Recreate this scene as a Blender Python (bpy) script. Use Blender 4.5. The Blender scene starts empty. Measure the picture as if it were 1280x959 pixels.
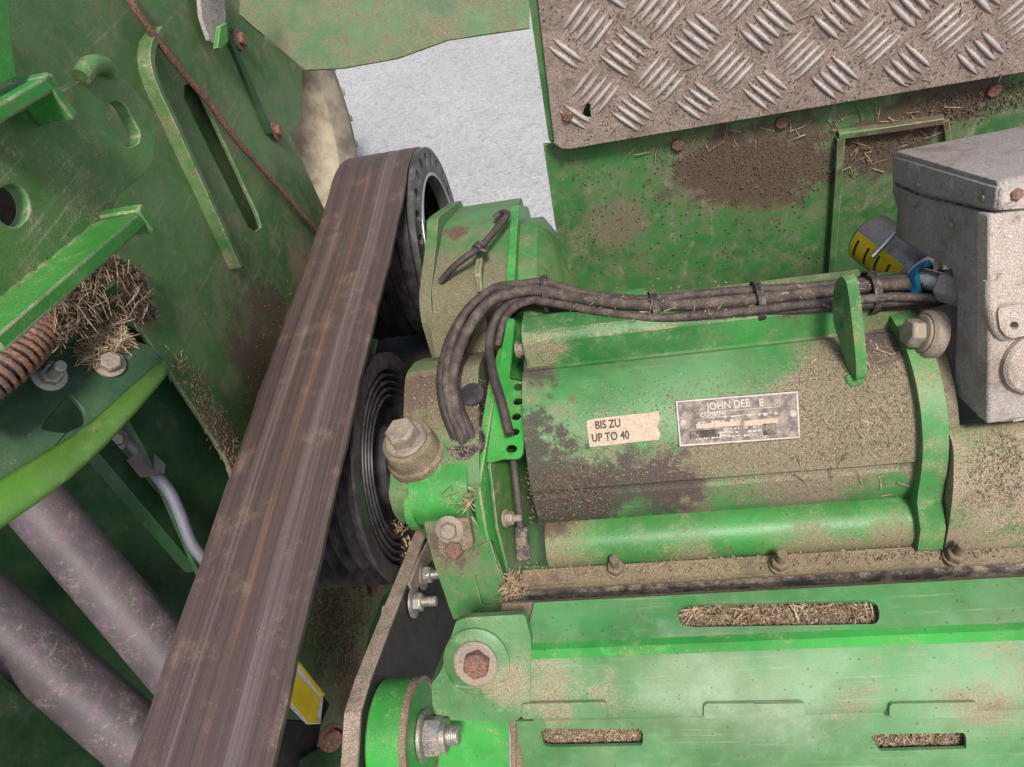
import bpy, bmesh, math, random
from mathutils import Vector, Matrix
from mathutils.geometry import tessellate_polygon
random.seed(7)
R_ = math.radians

# ------------------------------------------------------------------ camera
# world frame = machine frame: X along the pulley shafts, Y along the belt (away), Z up
F_PX, CX, CY = 863.0, 640.0, 479.5
A = Vector((.9803, -.1050, -.1671)); B = Vector((.0293, -.7597, .6496)); N = Vector((-.1951, -.6418, -.7417))
CAM = Vector((0, 0, 1.7))
scene = bpy.context.scene
cd = bpy.data.cameras.new('camera'); cam = bpy.data.objects.new('camera', cd)
scene.collection.objects.link(cam)
right = Vector((A.x, B.x, N.x)); down = Vector((A.y, B.y, N.y)); fwd = Vector((A.z, B.z, N.z))
m = Matrix((right, -down, -fwd)).transposed().to_4x4(); m.translation = CAM
cam.matrix_world = m
cd.sensor_width = 36; cd.lens = 36 * F_PX / 1280; cd.clip_start = .02; cd.clip_end = 400
scene.camera = cam

# ------------------------------------------------------------------ sky, sun, exposure
SUN_DIR = Vector((.20, -.46, .86)).normalized()        # towards the sun
elev = math.asin(SUN_DIR.z); azim = math.atan2(SUN_DIR.x, SUN_DIR.y)
w = bpy.data.worlds.new('World'); scene.world = w; w.use_nodes = True
nt = w.node_tree; bg = nt.nodes['Background']
sky = nt.nodes.new('ShaderNodeTexSky'); sky.sky_type = 'NISHITA'; sky.sun_disc = False
sky.sun_elevation = elev; sky.sun_rotation = azim; sky.dust_density = 4.0; sky.air_density = 1.0; sky.ozone_density = .4
nt.links.new(sky.outputs[0], bg.inputs[0]); bg.inputs[1].default_value = .056
sl = bpy.data.lights.new('sun', 'SUN'); sl.energy = 1.5; sl.angle = R_(11); sl.color = (1, .965, .91)
so = bpy.data.objects.new('sun', sl); scene.collection.objects.link(so)
so.rotation_euler = SUN_DIR.to_track_quat('Z', 'Y').to_euler(); so.location = (0, 0, 6)
vs = scene.view_settings; vs.view_transform = 'Standard'; vs.look = 'None'; vs.gamma = 1; vs.use_curve_mapping = False
vs.exposure = 1.62

# ------------------------------------------------------------------ geometry helpers
def ray(px, py):
    r = Vector(((px - CX) / F_PX, (py - CY) / F_PX, 1))
    return Vector((A.dot(r), B.dot(r), N.dot(r)))
def az(px, py, z):
    r = ray(px, py); return CAM + r * ((z - CAM.z) / r.z)
def ax(px, py, x):
    r = ray(px, py); return CAM + r * ((x - CAM.x) / r.x)
def ay(px, py, y):
    r = ray(px, py); return CAM + r * ((y - CAM.y) / r.y)
def at(px, py, t): return CAM + ray(px, py) * t
def xat(px, y, z):
    # world x of the point on the X-parallel line (y, z) seen at column px
    k = (px - CX) / F_PX; dy = y - CAM.y; dz = z - CAM.z
    q0 = B.x * dy + N.x * dz; q2 = B.z * dy + N.z * dz
    return (k * q2 - q0) / (A.x - k * A.z)
class Plane:
    def __init__(s, p, n): s.p = Vector(p); s.n = Vector(n).normalized()
    def hit(s, px, py):
        r = ray(px, py); return CAM + r * ((s.p - CAM).dot(s.n) / r.dot(s.n))
    def off(s, d): return Plane(s.p + s.n * d, s.n)
def plane3(a, b, c):
    n = (b - a).cross(c - a).normalized()
    if n.dot(CAM - a) < 0: n = -n
    return Plane(a, n)
PX = lambda x: Plane((x, 0, 0), (1, 0, 0))
PY = lambda y: Plane((0, y, 0), (0, -1, 0))
PZ = lambda z: Plane((0, 0, z), (0, 0, 1))

col = scene.collection
def link(o, parent=None):
    col.objects.link(o)
    if parent is not None: o.parent = parent
    return o
def wloc(o):
    v = Vector(o.location); p = o.parent
    while p is not None: v += p.location; p = p.parent
    return v
def tag(o, label, cat, group=None, kind=None):
    if label: o['label'] = label
    if cat: o['category'] = cat
    if group: o['group'] = group
    if kind: o['kind'] = kind
    return o
def thing(name, loc, label, cat, group=None):
    o = bpy.data.objects.new(name, None); o.empty_display_size = .02
    o.location = Vector(loc); link(o); return tag(o, label, cat, group)
def finish(me, smooth=35):
    me.validate(); me.update()
    if smooth:
        me.polygons.foreach_set('use_smooth', [True] * len(me.polygons))
        me.set_sharp_from_angle(angle=R_(smooth))
def obj(name, verts, faces, mat, parent=None, bevel=0, seg=2, smooth=35, loc=None):
    """world-space verts; the object's origin sits at its parent's origin (or at loc)"""
    base = wloc(parent) if parent is not None else (Vector(loc) if loc is not None else Vector(verts[0]))
    me = bpy.data.meshes.new(name)
    me.from_pydata([tuple(Vector(v) - base) for v in verts], [], [tuple(f) for f in faces])
    bm = bmesh.new(); bm.from_mesh(me); bmesh.ops.recalc_face_normals(bm, faces=bm.faces); bm.to_mesh(me); bm.free()
    finish(me, smooth)
    me.materials.append(mat)
    o = bpy.data.objects.new(name, me); link(o, parent)
    if parent is None: o.location = base
    if bevel:
        b = o.modifiers.new('bevel', 'BEVEL'); b.width = bevel; b.segments = seg; b.limit_method = 'ANGLE'; b.angle_limit = R_(32)
        b.harden_normals = False
        if mat.name in GREENS: me.materials.append(M['edge']); b.material = 1
    return o
def rounded(pts, r, n=4):
    """round the corners of a 2D polygon"""
    out = []; L = len(pts)
    for i in range(L):
        p0, p, p1 = Vector(pts[i - 1]), Vector(pts[i]), Vector(pts[(i + 1) % L])
        a = (p0 - p); b = (p1 - p)
        rr = min(r, a.length * .45, b.length * .45)
        a = p + a.normalized() * rr; b = p + b.normalized() * rr
        for k in range(n + 1):
            t = k / n; out.append(tuple((1 - t) ** 2 * a + 2 * t * (1 - t) * p + t * t * b))
    return out
def oval(cx, cy, rx, ry, ang=0, n=20):
    c, s = math.cos(R_(ang)), math.sin(R_(ang))
    return [(cx + rx * math.cos(t) * c - ry * math.sin(t) * s, cy + rx * math.cos(t) * s + ry * math.sin(t) * c)
            for t in [2 * math.pi * i / n for i in range(n)]]
def slot(cx, cy, L, W, ang=0, n=7):
    c, s = math.cos(R_(ang)), math.sin(R_(ang)); o = []
    for sg in (1, -1):
        for i in range(n + 1):
            t = -math.pi / 2 + math.pi * i / n
            x = sg * (L / 2 - W / 2 + W / 2 * math.cos(t)); y = sg * W / 2 * math.sin(t)
            o.append((cx + x * c - y * s, cy + x * s + y * c))
    return o
def slab(loops, nrm, th):
    """polygon with holes (3D loops on one plane) -> closed slab going th along -nrm"""
    nrm = Vector(nrm).normalized(); flat = [Vector(p) for lp in loops for p in lp]
    tris = tessellate_polygon([[Vector(p) for p in lp] for lp in loops]); n = len(flat)
    verts = flat + [p - nrm * th for p in flat]
    faces = [tuple(t) for t in tris] + [tuple(i + n for i in reversed(t)) for t in tris]
    k = 0
    for lp in loops:
        L = len(lp)
        for i in range(L): a, b = k + i, k + (i + 1) % L; faces.append((a, b, b + n, a + n))
        k += L
    return verts, faces
def plate(name, outline, pl, th, mat, parent=None, holes=(), bevel=.0012, rnd=0, seg=2, loc=None):
    """outline and holes as seen in the picture, cast on the real plane pl"""
    if rnd: outline = rounded(outline, rnd)
    loops = [[pl.hit(*p) for p in lp] for lp in [outline] + list(holes)]
    v, f = slab(loops, pl.n, th)
    return obj(name, v, f, mat, parent, bevel, seg, loc=loc)
def prism(name, prof, x0, x1, mat, parent=None, bevel=0, seg=2, cuts=1, smooth=35, skew=0, loc=None):
    """closed YZ profile extruded along X"""
    v = []; f = []; n = len(prof)
    for k in range(cuts + 1):
        x = x0 + (x1 - x0) * k / cuts
        v += [(x, y, z) for y, z in prof]
    for k in range(cuts):
        for i in range(n):
            j = (i + 1) % n; f.append((k * n + i, k * n + j, (k + 1) * n + j, (k + 1) * n + i))
    t = tessellate_polygon([[Vector((0, y, z)) for y, z in prof]])
    f += [tuple(q) for q in t] + [tuple(i + cuts * n for i in q) for q in t]
    return obj(name, v, f, mat, parent, bevel, seg, smooth, loc=loc)
def catmull(pts, n=8):
    P = [Vector(p) for p in pts]; P = [P[0] * 2 - P[1]] + P + [P[-1] * 2 - P[-2]]; out = []
    for i in range(1, len(P) - 2):
        for k in range(n):
            t = k / n
            out.append(.5 * ((2 * P[i]) + (P[i + 1] - P[i - 1]) * t + (2 * P[i - 1] - 5 * P[i] + 4 * P[i + 1] - P[i + 2]) * t * t
                             + (3 * P[i] - P[i - 1] - 3 * P[i + 1] + P[i + 2]) * t ** 3))
    out.append(P[-2]); return out
def tube_mesh(path, rad, sides=12, cap=True):
    path = [Vector(p) for p in path]; n = len(path); v = []; f = []
    up = None
    for i, p in enumerate(path):
        d = (path[min(i + 1, n - 1)] - path[max(i - 1, 0)]).normalized()
        if up is None: up = d.orthogonal().normalized()
        up = (up - d * up.dot(d)).normalized(); s = d.cross(up)
        r = rad(i / (n - 1)) if callable(rad) else rad
        for k in range(sides):
            a = 2 * math.pi * k / sides; v.append(p + (up * math.cos(a) + s * math.sin(a)) * r)
    for i in range(n - 1):
        for k in range(sides):
            j = (k + 1) % sides; f.append((i * sides + k, i * sides + j, (i + 1) * sides + j, (i + 1) * sides + k))
    if cap: f.append(tuple(range(sides))); f.append(tuple(range((n - 1) * sides, n * sides)))
    return v, f
def tube(name, path, rad, mat, parent=None, sides=12, smoothn=0, loc=None):
    if smoothn: path = catmull(path, smoothn)
    v, f = tube_mesh(path, rad, sides); return obj(name, v, f, mat, parent, smooth=50, loc=loc)
def lathe_mesh(prof, c, axis, n=64, closed=True):
    """prof: (radius, height along axis), closed loop unless it starts and ends on the axis"""
    axis = Vector(axis).normalized(); u = axis.orthogonal().normalized(); w_ = axis.cross(u); c = Vector(c); v = []; f = []
    m_ = len(prof)
    for k in range(n):
        a = 2 * math.pi * k / n; d = u * math.cos(a) + w_ * math.sin(a)
        v += [c + d * r + axis * h for r, h in prof]
    for k in range(n):
        l = (k + 1) % n
        for i in range(m_ if closed else m_ - 1):
            j = (i + 1) % m_; f.append((k * m_ + i, k * m_ + j, l * m_ + j, l * m_ + i))
    if not closed:
        f.append(tuple(k * m_ for k in range(n))); f.append(tuple(k * m_ + m_ - 1 for k in range(n)))
    return v, f
def lathe(name, prof, c, axis, mat, parent=None, n=64, closed=False, smooth=35, bevel=0, loc=None):
    v, f = lathe_mesh(prof, c, axis, n, closed); return obj(name, v, f, mat, parent, bevel, smooth=smooth, loc=loc)
def merge(parts):
    V = []; Fc = []
    for v, f in parts:
        k = len(V); V += list(v); Fc += [tuple(i + k for i in q) for q in f]
    return V, Fc
def hexm(r, h0, h1, c, axis, rot=0, cham=.18):
    axis = Vector(axis).normalized(); u = axis.orthogonal().normalized(); w_ = axis.cross(u); c = Vector(c); v = []; f = []
    for rr, h in ((r, h0), (r, h1 - r * cham), (r * .87, h1)):
        for k in range(6):
            a = math.pi / 3 * k + rot; v.append(c + (u * math.cos(a) + w_ * math.sin(a)) * rr + axis * h)
    for l in range(2):
        for k in range(6): j = (k + 1) % 6; f.append((l * 6 + k, l * 6 + j, l * 6 + 6 + j, l * 6 + 6 + k))
    f.append((5, 4, 3, 2, 1, 0)); f.append(tuple(range(12, 18)))
    return v, f
def stud_prof(r, h0, h1, pitch):
    p = [(r, h0)]; h = h0
    while h < h1 - pitch * 1.5: p += [(r, h), (r * .86, h + pitch * .5)]; h += pitch
    p += [(r, h), (r * .8, h1)]; return p
def bolt(c, axis, r, mat, parent=None, name='bolt', washer=1.55, head=.75, stud=0, rot=None, wh=.18, extra=None):
    """hex bolt head (or nut with a threaded end) with washer; r = hex radius"""
    rot = random.random() if rot is None else rot
    h0 = r * wh if washer else 0
    P = [hexm(r, h0 * .9, h0 + r * head, c, axis, rot)]
    if stud: P.append(lathe_mesh(stud_prof(r * .55, h0 + r * head * .9, h0 + r * head + stud, r * .16), c, axis, 20, False))
    v, f = merge(P)
    o = obj(name, v, f, mat, parent, bevel=r * .07, seg=1, smooth=30, loc=c)
    if washer: lathe('washer', [(r * washer, -.001), (r * washer, r * wh * .8), (r * washer * .94, r * wh), (0.0004, r * wh)], c, axis, mat, o, 28, False)
    return o

# ------------------------------------------------------------------ procedural materials
class NB:
    def __init__(s, name):
        s.m = bpy.data.materials.new(name); s.m.use_nodes = True; s.t = s.m.node_tree
        s.b = s.t.nodes['Principled BSDF']; s.geo = s.t.nodes.new('ShaderNodeNewGeometry')
        s.pos = s.geo.outputs['Position']
    def n(s, ty, **k):
        q = s.t.nodes.new(ty)
        for a, v in k.items(): setattr(q, a, v)
        return q
    def put(s, sock, v):
        if hasattr(v, 'is_output') or isinstance(v, bpy.types.NodeSocket): s.t.links.new(v, sock)
        else:
            if isinstance(v, (tuple, list)) and len(v) == 3 and sock.type == 'RGBA': v = (*v, 1)
            sock.default_value = v
    def math(s, op, a, b=0.0, c=0.0, clamp=False):
        q = s.n('ShaderNodeMath', operation=op, use_clamp=clamp)
        for i, v in enumerate((a, b, c)): s.put(q.inputs[i], v)
        return q.outputs[0]
    def noise(s, sc, det=6, rough=.6, vec=None, dist=0, lac=2.0):
        q = s.n('ShaderNodeTexNoise'); q.inputs['Scale'].default_value = sc; q.inputs['Detail'].default_value = det
        q.inputs['Roughness'].default_value = rough; q.inputs['Distortion'].default_value = dist
        s.put(q.inputs['Vector'], vec or s.pos); return q.outputs[0]
    def voro(s, sc, vec=None, feat='F1', rnd=1.0):
        q = s.n('ShaderNodeTexVoronoi', feature=feat); q.inputs['Scale'].default_value = sc; q.inputs['Randomness'].default_value = rnd
        s.put(q.inputs['Vector'], vec or s.pos); return q
    def ramp(s, v, a, b, lo=0.0, hi=1.0, smooth=True):
        q = s.n('ShaderNodeMapRange', interpolation_type='SMOOTHSTEP' if smooth else 'LINEAR')
        s.put(q.inputs['Value'], v); s.put(q.inputs['From Min'], a); s.put(q.inputs['From Max'], b)
        s.put(q.inputs['To Min'], lo); s.put(q.inputs['To Max'], hi); return q.outputs[0]
    def mix(s, f, a, b, mode='MIX'):
        q = s.n('ShaderNodeMix', data_type='RGBA', blend_type=mode)
        s.put(q.inputs[0], f); s.put(q.inputs[6], a); s.put(q.inputs[7], b); return q.outputs[2]
    def scalevec(s, v, sc):
        q = s.n('ShaderNodeVectorMath', operation='MULTIPLY'); s.put(q.inputs[0], v); q.inputs[1].default_value = sc; return q.outputs[0]
    def dist(s, p, sc=(1, 1, 1)):
        q = s.n('ShaderNodeVectorMath', operation='SUBTRACT'); s.put(q.inputs[0], s.pos); q.inputs[1].default_value = tuple(p)
        q2 = s.n('ShaderNodeVectorMath', operation='MULTIPLY'); s.put(q2.inputs[0], q.outputs[0]); q2.inputs[1].default_value = sc
        q3 = s.n('ShaderNodeVectorMath', operation='LENGTH'); s.put(q3.inputs[0], q2.outputs[0]); return q3.outputs['Value']
    def bump(s, h, strength=.3, dist=.002, prev=None):
        q = s.n('ShaderNodeBump'); q.inputs['Strength'].default_value = strength; q.inputs['Distance'].default_value = dist
        s.put(q.inputs['Height'], h)
        if prev is not None: s.put(q.inputs['Normal'], prev)
        return q.outputs[0]
    def done(s, colr, rough=.6, metal=0.0, nrm=None, spec=.4):
        s.put(s.b.inputs['Base Color'], colr); s.put(s.b.inputs['Roughness'], rough); s.put(s.b.inputs['Metallic'], metal)
        s.b.inputs['Specular IOR Level'].default_value = spec
        if nrm is not None: s.put(s.b.inputs['Normal'], nrm)
        return s.m

GREEN = (.020, .175, .030)
DUST = (.30, .215, .135); DUSTR = (.27, .175, .125); SOIL = (.075, .048, .035); RUST = (.19, .068, .035)
def paint(name, base=GREEN, film=.35, dust=.45, dustcol=DUST, soil=.3, soilcol=SOIL, chips=.3, rough=.42, blobs=(), pale=0.0, scale=1.0, grain=1.0, dmax=.86, scratch=0.0, sdir=(7, 260, 260)):
    """weathered enamel: hue variation, dust film, caked chaff dust, soil patches, rust chips.
    blobs: (point, radius, dust bias, soil bias, pale bias) local stains with a shape of their own, or painted shade"""
    b = NB(name)
    n1 = b.noise(7 * scale, 3, .6); n2 = b.noise(23 * scale, 5, .68); n3 = b.noise(55 * scale, 4, .7); fine = b.noise(420, 2, .75); fine2 = b.noise(900, 1, .7)
    wv = b.noise(14 * scale, 4, .65)
    db = sb = pb = 0.0
    for p, r, d, s_, pl_ in blobs:
        e = b.math('MULTIPLY_ADD', b.math('SUBTRACT', n2, .5), r * 1.8, b.dist(p))
        e = b.ramp(e, r * 1.5, r * .35)
        if d: db = b.math('MULTIPLY_ADD', e, d, db)
        if s_: sb = b.math('MULTIPLY_ADD', e, s_, sb)
        if pl_: pb = b.math('MULTIPLY_ADD', e, pl_, pb)
    dark = tuple(c * .55 for c in base); lite = (base[0] * 2.2 + .012, base[1] * 1.25, base[2] * 2.0 + .012)
    c = b.mix(b.ramp(n1, .3, .7), dark, base); c = b.mix(b.ramp(n3, .5, .75, 0, .5), c, lite)
    # chalky faded / scuffed film
    pm = b.math('ADD', b.math('MULTIPLY', b.ramp(wv, .42, .68), pale), pb, clamp=True)
    pm = b.math('MULTIPLY', pm, b.ramp(fine, .05, .5))
    c = b.mix(b.math('MULTIPLY', pm, .7), c, (.36, .39, .31))
    fm = b.math('MULTIPLY', b.ramp(n2, .25, .75), film * .75)
    c = b.mix(fm, c, (.165, .185, .095))
    # caked dust
    dm = b.math('ADD', b.math('MULTIPLY_ADD', n2, .6, b.math('MULTIPLY', n3, .4)), db)
    gg = b.math('SUBTRACT', b.math('MULTIPLY_ADD', fine, .6, b.math('MULTIPLY', fine2, .4)), .5)
    dm = b.math('MULTIPLY_ADD', gg, .85 * grain, dm)
    T_ = .80 - .46 * dust; dmask = b.ramp(dm, T_ - .11, T_ + .13)
    g1 = b.ramp(fine2, .3, .7); dcol = b.mix(g1, tuple(x * .40 for x in dustcol), tuple(min(1, x * 1.5) for x in dustcol))
    dcol = b.mix(b.ramp(n1, .35, .65, 0, .45), dcol, tuple(x * .62 for x in dustcol))
    dcol = b.mix(b.ramp(b.noise(190, 2, .7), .58, .72, 0, .65), dcol, soilcol)
    vf = b.voro(260); dcol = b.mix(b.ramp(vf.outputs['Distance'], .22, .12, 0, .5), dcol, (.52, .42, .28))
    c = b.mix(b.math('MULTIPLY', dmask, dmax), c, dcol)
    if scratch:
        sn = b.noise(1, 3, .7, b.scalevec(b.pos, sdir)); c = b.mix(b.math('MULTIPLY', b.ramp(sn, .56, .74), b.math('MULTIPLY', b.ramp(n2, .38, .62), scratch)), c, (.36, .38, .30))
        sn2 = b.noise(1, 2, .7, b.scalevec(b.pos, tuple(x * .63 for x in sdir))); c = b.mix(b.math('MULTIPLY', b.ramp(sn2, .62, .76), b.math('MULTIPLY', b.ramp(n1, .42, .6), scratch * .8)), c, (.22, .15, .10))
    # soil / oily grime, with any shade the blobs paint
    sm = b.math('ADD', b.math('MULTIPLY_ADD', wv, .5, b.math('MULTIPLY', n3, .5)), sb)
    sm = b.math('MULTIPLY_ADD', gg, .6 * grain, sm)
    T_ = .88 - .45 * soil; smask = b.ramp(sm, T_ - .08, T_ + .10)
    c = b.mix(b.math('MULTIPLY', smask, .9), c, b.mix(g1, tuple(x * .5 for x in soilcol), tuple(x * 1.8 for x in soilcol)))
    # chips
    ch = b.math('MULTIPLY', b.ramp(b.noise(70, 4, .7), .70 - chips * .1, .73 - chips * .1), b.ramp(n1, .4, .55))
    c = b.mix(b.math('MULTIPLY', ch, .85), c, b.mix(fine, RUST, (.10, .06, .05)))
    # small dark specks of debris
    vs_ = b.voro(95); c = b.mix(b.ramp(vs_.outputs['Distance'], .13, .07, 0, .6), c, (.05, .033, .025))
    allm = b.math('MAXIMUM', dmask, smask)
    rg = b.math('MULTIPLY_ADD', allm, .92 - rough, b.math('MULTIPLY_ADD', n3, .2, rough - .1))
    h = b.math('MULTIPLY_ADD', n3, .45, b.math('MULTIPLY', fine, .8))
    nr = b.bump(h, .30, .0012); return b.done(c, rg, 0, nr, .35)
def metal(name, base=(.35, .34, .33), rough=.45, dirt=.4, dirtcol=DUST, rust=.2, met=.85, sc=1.0):
    b = NB(name); n2 = b.noise(40 * sc, 8, .65); f = b.noise(380, 4, .7); n3 = b.noise(90 * sc, 6, .7)
    c = b.mix(n3, tuple(x * .6 for x in base), tuple(min(1, x * 1.25) for x in base))
    rm = b.ramp(b.math('MULTIPLY_ADD', f, .25, n3), .82 - rust * .5, .95 - rust * .5)
    c = b.mix(rm, c, b.mix(b.ramp(f, .3, .7), (.070, .030, .022), (.25, .12, .075)))
    dm = b.ramp(b.math('MULTIPLY_ADD', f, .75, b.math('MULTIPLY', n2, .5)), .90 - dirt * .6, 1.08 - dirt * .6)
    c = b.mix(b.math('MULTIPLY', dm, .92), c, b.mix(f, tuple(x * .6 for x in dirtcol), tuple(min(1, x * 1.3) for x in dirtcol)))
    cover = b.math('MAXIMUM', rm, dm)
    return b.done(c, b.math('MULTIPLY_ADD', cover, .85 - rough, rough), b.math('MULTIPLY', b.math('SUBTRACT', 1, cover), met), b.bump(b.math('ADD', f, n3), .35, .0012))
def matte(name, c0, c1, sc=60, rough=.8, fleck=None, bumpd=.001, spec=.3, det=6):
    b = NB(name); n = b.noise(sc, det, .65); f = b.noise(500, 3, .7)
    c = b.mix(b.ramp(n, .3, .7), c0, c1)
    if fleck: c = b.mix(b.ramp(b.math('MULTIPLY_ADD', f, .5, b.math('MULTIPLY', n, .6)), .52, .68, 0, .8), c, fleck)
    return b.done(c, rough, 0, b.bump(b.math('ADD', n, f), .4, bumpd), spec)
WALLP = PX(-.50)
M = {}
GREENS = {'wall_paint', 'bracket_paint', 'bright_paint', 'panel_paint', 'gearbox_paint', 'flange_paint', 'upper_casting_paint', 'rib_paint', 'eye_paint', 'vivid_paint', 'cover_paint', 'back_sheet_paint'}
M['edge'] = paint('worn_edge_paint', (.075, .21, .07), film=.5, dust=.50, soil=.3, chips=1.2, pale=.45, dustcol=(.30, .235, .165), rough=.5)
M['wall'] = paint('wall_paint', (.050, .145, .036), film=.5, dust=.42, soil=.34, chips=.7, dustcol=(.20, .145, .095), soilcol=(.085, .050, .034), rough=.5, scratch=.4, sdir=(200, 9, 200), blobs=[
    (WALLP.hit(330, 430), .10, .10, .32, 0), (WALLP.hit(390, 520), .10, .1, .3, 0), (WALLP.hit(265, 560), .05, .30, 0, 0),
    (WALLP.hit(285, 640), .06, .35, .05, 0), (WALLP.hit(430, 700), .10, .35, .1, 0), (WALLP.hit(440, 860), .08, .2, .3, 0),
    (WALLP.hit(160, 370), .04, .30, .1, 0), (WALLP.hit(380, 330), .05, .25, .1, 0), (WALLP.hit(190, 290), .07, -.2, -.1, 0)])
M['bracket'] = paint('bracket_paint', (.052, .18, .040), film=.5, dust=.34, soil=.16, chips=.6, rough=.42, scratch=.4, sdir=(200, 9, 200))
M['lip'] = paint('bright_paint', (.030, .235, .032), film=.25, dust=.2, soil=.12, chips=.45, rough=.4)
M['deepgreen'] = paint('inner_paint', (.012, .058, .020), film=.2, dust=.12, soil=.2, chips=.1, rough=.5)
M['olive'] = paint('olive_paint', (.06, .16, .02), film=.2, dust=.15, soil=.12, chips=.1, rough=.38)
M['back'] = paint('back_sheet_paint', (.03, .11, .03), film=.5, dust=.60, soil=.40, chips=.8, dustcol=(.165, .135, .09), soilcol=(.14, .075, .045), rough=.55)
M['panel'] = paint('panel_paint', (.036, .175, .044), film=.5, dust=.46, soil=.36, chips=.7, dustcol=(.20, .155, .105), rough=.5, scratch=.35, sdir=(60, 200, 14), blobs=[
    (PY(.95).hit(880, 215), .07, .2, .35, 0), (PY(.95).hit(970, 210), .09, .2, .38, 0), (PY(.95).hit(770, 280), .05, .25, .05, 0),
    (PY(.95).hit(1110, 180), .06, .1, .5, 0), (PY(.95).hit(1200, 115), .06, .15, .4, 0), (PY(.95).hit(900, 320), .1, -.05, -.2, 0)])
GB = lambda px, py, z: az(px, py, z)
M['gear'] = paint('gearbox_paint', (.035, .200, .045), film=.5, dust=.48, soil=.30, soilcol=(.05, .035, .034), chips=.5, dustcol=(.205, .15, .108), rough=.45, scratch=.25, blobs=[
    (GB(1090, 520, 1.03), .13, .34, 0, 0), (GB(1000, 560, 1.0), .09, .20, 0, 0), (GB(900, 590, .98), .09, .16, .04, 0), (GB(800, 600, .98), .09, .10, .16, 0),
    (GB(690, 600, .98), .075, -.1, .5, 0), (GB(664, 470, 1.06), .035, 0, .38, 0), (GB(668, 545, 1.0), .05, 0, .42, 0), (GB(690, 520, 1.02), .045, .05, .28, 0), (GB(790, 612, .97), .06, .05, .26, 0), (GB(880, 612, .97), .05, .1, .18, 0), (GB(1010, 600, .98), .05, .1, .14, 0), (GB(720, 640, .95), .04, -.1, .30, 0), (GB(800, 655, .95), .05, -.4, -.15, 0),  # left end darkened by near-black blobs
    (GB(950, 650, .95), .07, -.45, -.2, 0), (GB(1080, 640, .95), .06, -.45, -.2, 0), (GB(800, 440, 1.09), .09, -.4, -.15, 0), (GB(930, 430, 1.09), .07, -.4, -.15, 0),
    (GB(1000, 410, 1.1), .035, -.1, .45, 0), (GB(1110, 400, 1.09), .05, .1, .35, 0), (GB(760, 680, .91), .05, .25, 0, 0), (GB(1000, 690, .9), .1, .25, 0, 0), (GB(860, 460, 1.07), .06, -.15, -.1, .2)])  # dark blob right of the lifting eye paints the eye's shadow
M['rib'] = paint('rib_paint', (.035, .215, .045), film=.35, dust=.30, soil=.14, chips=.4, dustcol=(.235, .175, .115), rough=.42, blobs=[
    (GB(700, 690, .89), .06, .30, .1, 0), (GB(860, 690, .885), .045, .30, 0, 0), (GB(1010, 688, .885), .05, .38, 0, 0), (GB(1110, 682, .885), .05, .38, 0, 0), (GB(690, 650, .94), .03, .1, .4, 0),
    (GB(1000, 408, 1.1), .035, .0, .45, 0), (GB(1110, 396, 1.09), .05, .25, .3, 0), (GB(680, 440, 1.09), .035, .25, .2, 0)])  # the eye's painted shadow carries on over the rail here
M['geardust'] = paint('gearbox_end_paint', (.03, .16, .03), film=.4, dust=.84, soil=.28, chips=.2, dustcol=(.29, .21, .155), rough=.6)
M['flange'] = paint('flange_paint', (.036, .18, .042), film=.5, dust=.46, soil=.40, chips=.5, dustcol=(.17, .13, .09), rough=.5, blobs=[
    (az(560, 500, 1.02), .06, .3, .12, 0), (az(560, 610, .98), .05, -.3, -.3, 0), (az(590, 440, 1.0), .07, .15, .3, 0), (az(600, 520, 1.02), .04, 0, .3, 0), (az(520, 490, 1.03), .03, .2, .3, 0), (az(560, 680, .93), .04, .2, .3, 0)])
M['upper'] = paint('upper_casting_paint', (.050, .19, .045), film=.5, dust=.46, soil=.40, chips=.35, dustcol=(.16, .125, .085), rough=.5, blobs=[
    (az(560, 400, 1.0), .10, .38, .1, 0), (az(600, 345, 1.05), .04, .22, 0, 0), (az(570, 290, 1.05), .025, .1, .4, 0)])
M['eye'] = paint('eye_paint', (.035, .20, .045), film=.5, dust=.44, soil=.22, chips=.3, rough=.45)
M['vivid'] = paint('vivid_paint', (.032, .29, .046), film=.25, dust=.30, soil=.1, chips=.35, rough=.38)
CV = lambda px, py, z: az(px, py, z)
M['cover'] = paint('cover_paint', (.045, .215, .058), film=.55, dust=.24, soil=.14, chips=.35, pale=.15, dustcol=(.27, .205, .14), soilcol=(.15, .085, .05), rough=.45, scratch=.38, dmax=.75, blobs=[
    (CV(950, 850, .945), .08, .12, 0, .42), (CV(850, 855, .945), .05, .12, 0, .35), (CV(1110, 845, .945), .10, .26, 0, .2), (CV(760, 850, .945), .07, .20, 0, .12),
    (CV(670, 850, .945), .04, .25, .12, .1), (CV(1240, 850, .945), .07, .12, 0, .35), (CV(625, 845, .94), .03, .3, .2, 0), (CV(960, 770, .97), .06, -.2, -.1, -.3), (CV(800, 770, .97), .06, -.2, -.1, -.2), (CV(1150, 760, .97), .06, -.2, -.1, -.3),
    (CV(950, 930, .89), .2, -.3, -.1, 0), (CV(960, 888, .92), .03, .2, .1, .2), (CV(700, 893, .92), .022, .2, .28, 0), (CV(800, 893, .92), .022, .1, .25, 0), (CV(1060, 893, .92), .025, .2, .28, 0), (CV(1240, 893, .92), .025, .2, .25, 0)])
M['cast_dust'] = paint('dusty_steel', (.10, .075, .05), film=.5, dust=.75, soil=.3, chips=.3, dustcol=(.22, .165, .105), rough=.7)
M['arm'] = paint('arm_black', (.022, .018, .018), film=.12, dust=.15, soil=.2, chips=.2, dustcol=(.25, .2, .16), rough=.55)
M['arm_edge'] = paint('arm_edge', (.16, .13, .10), film=.2, dust=.75, soil=.38, chips=.6, dustcol=(.30, .235, .18), rough=.7)
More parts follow.
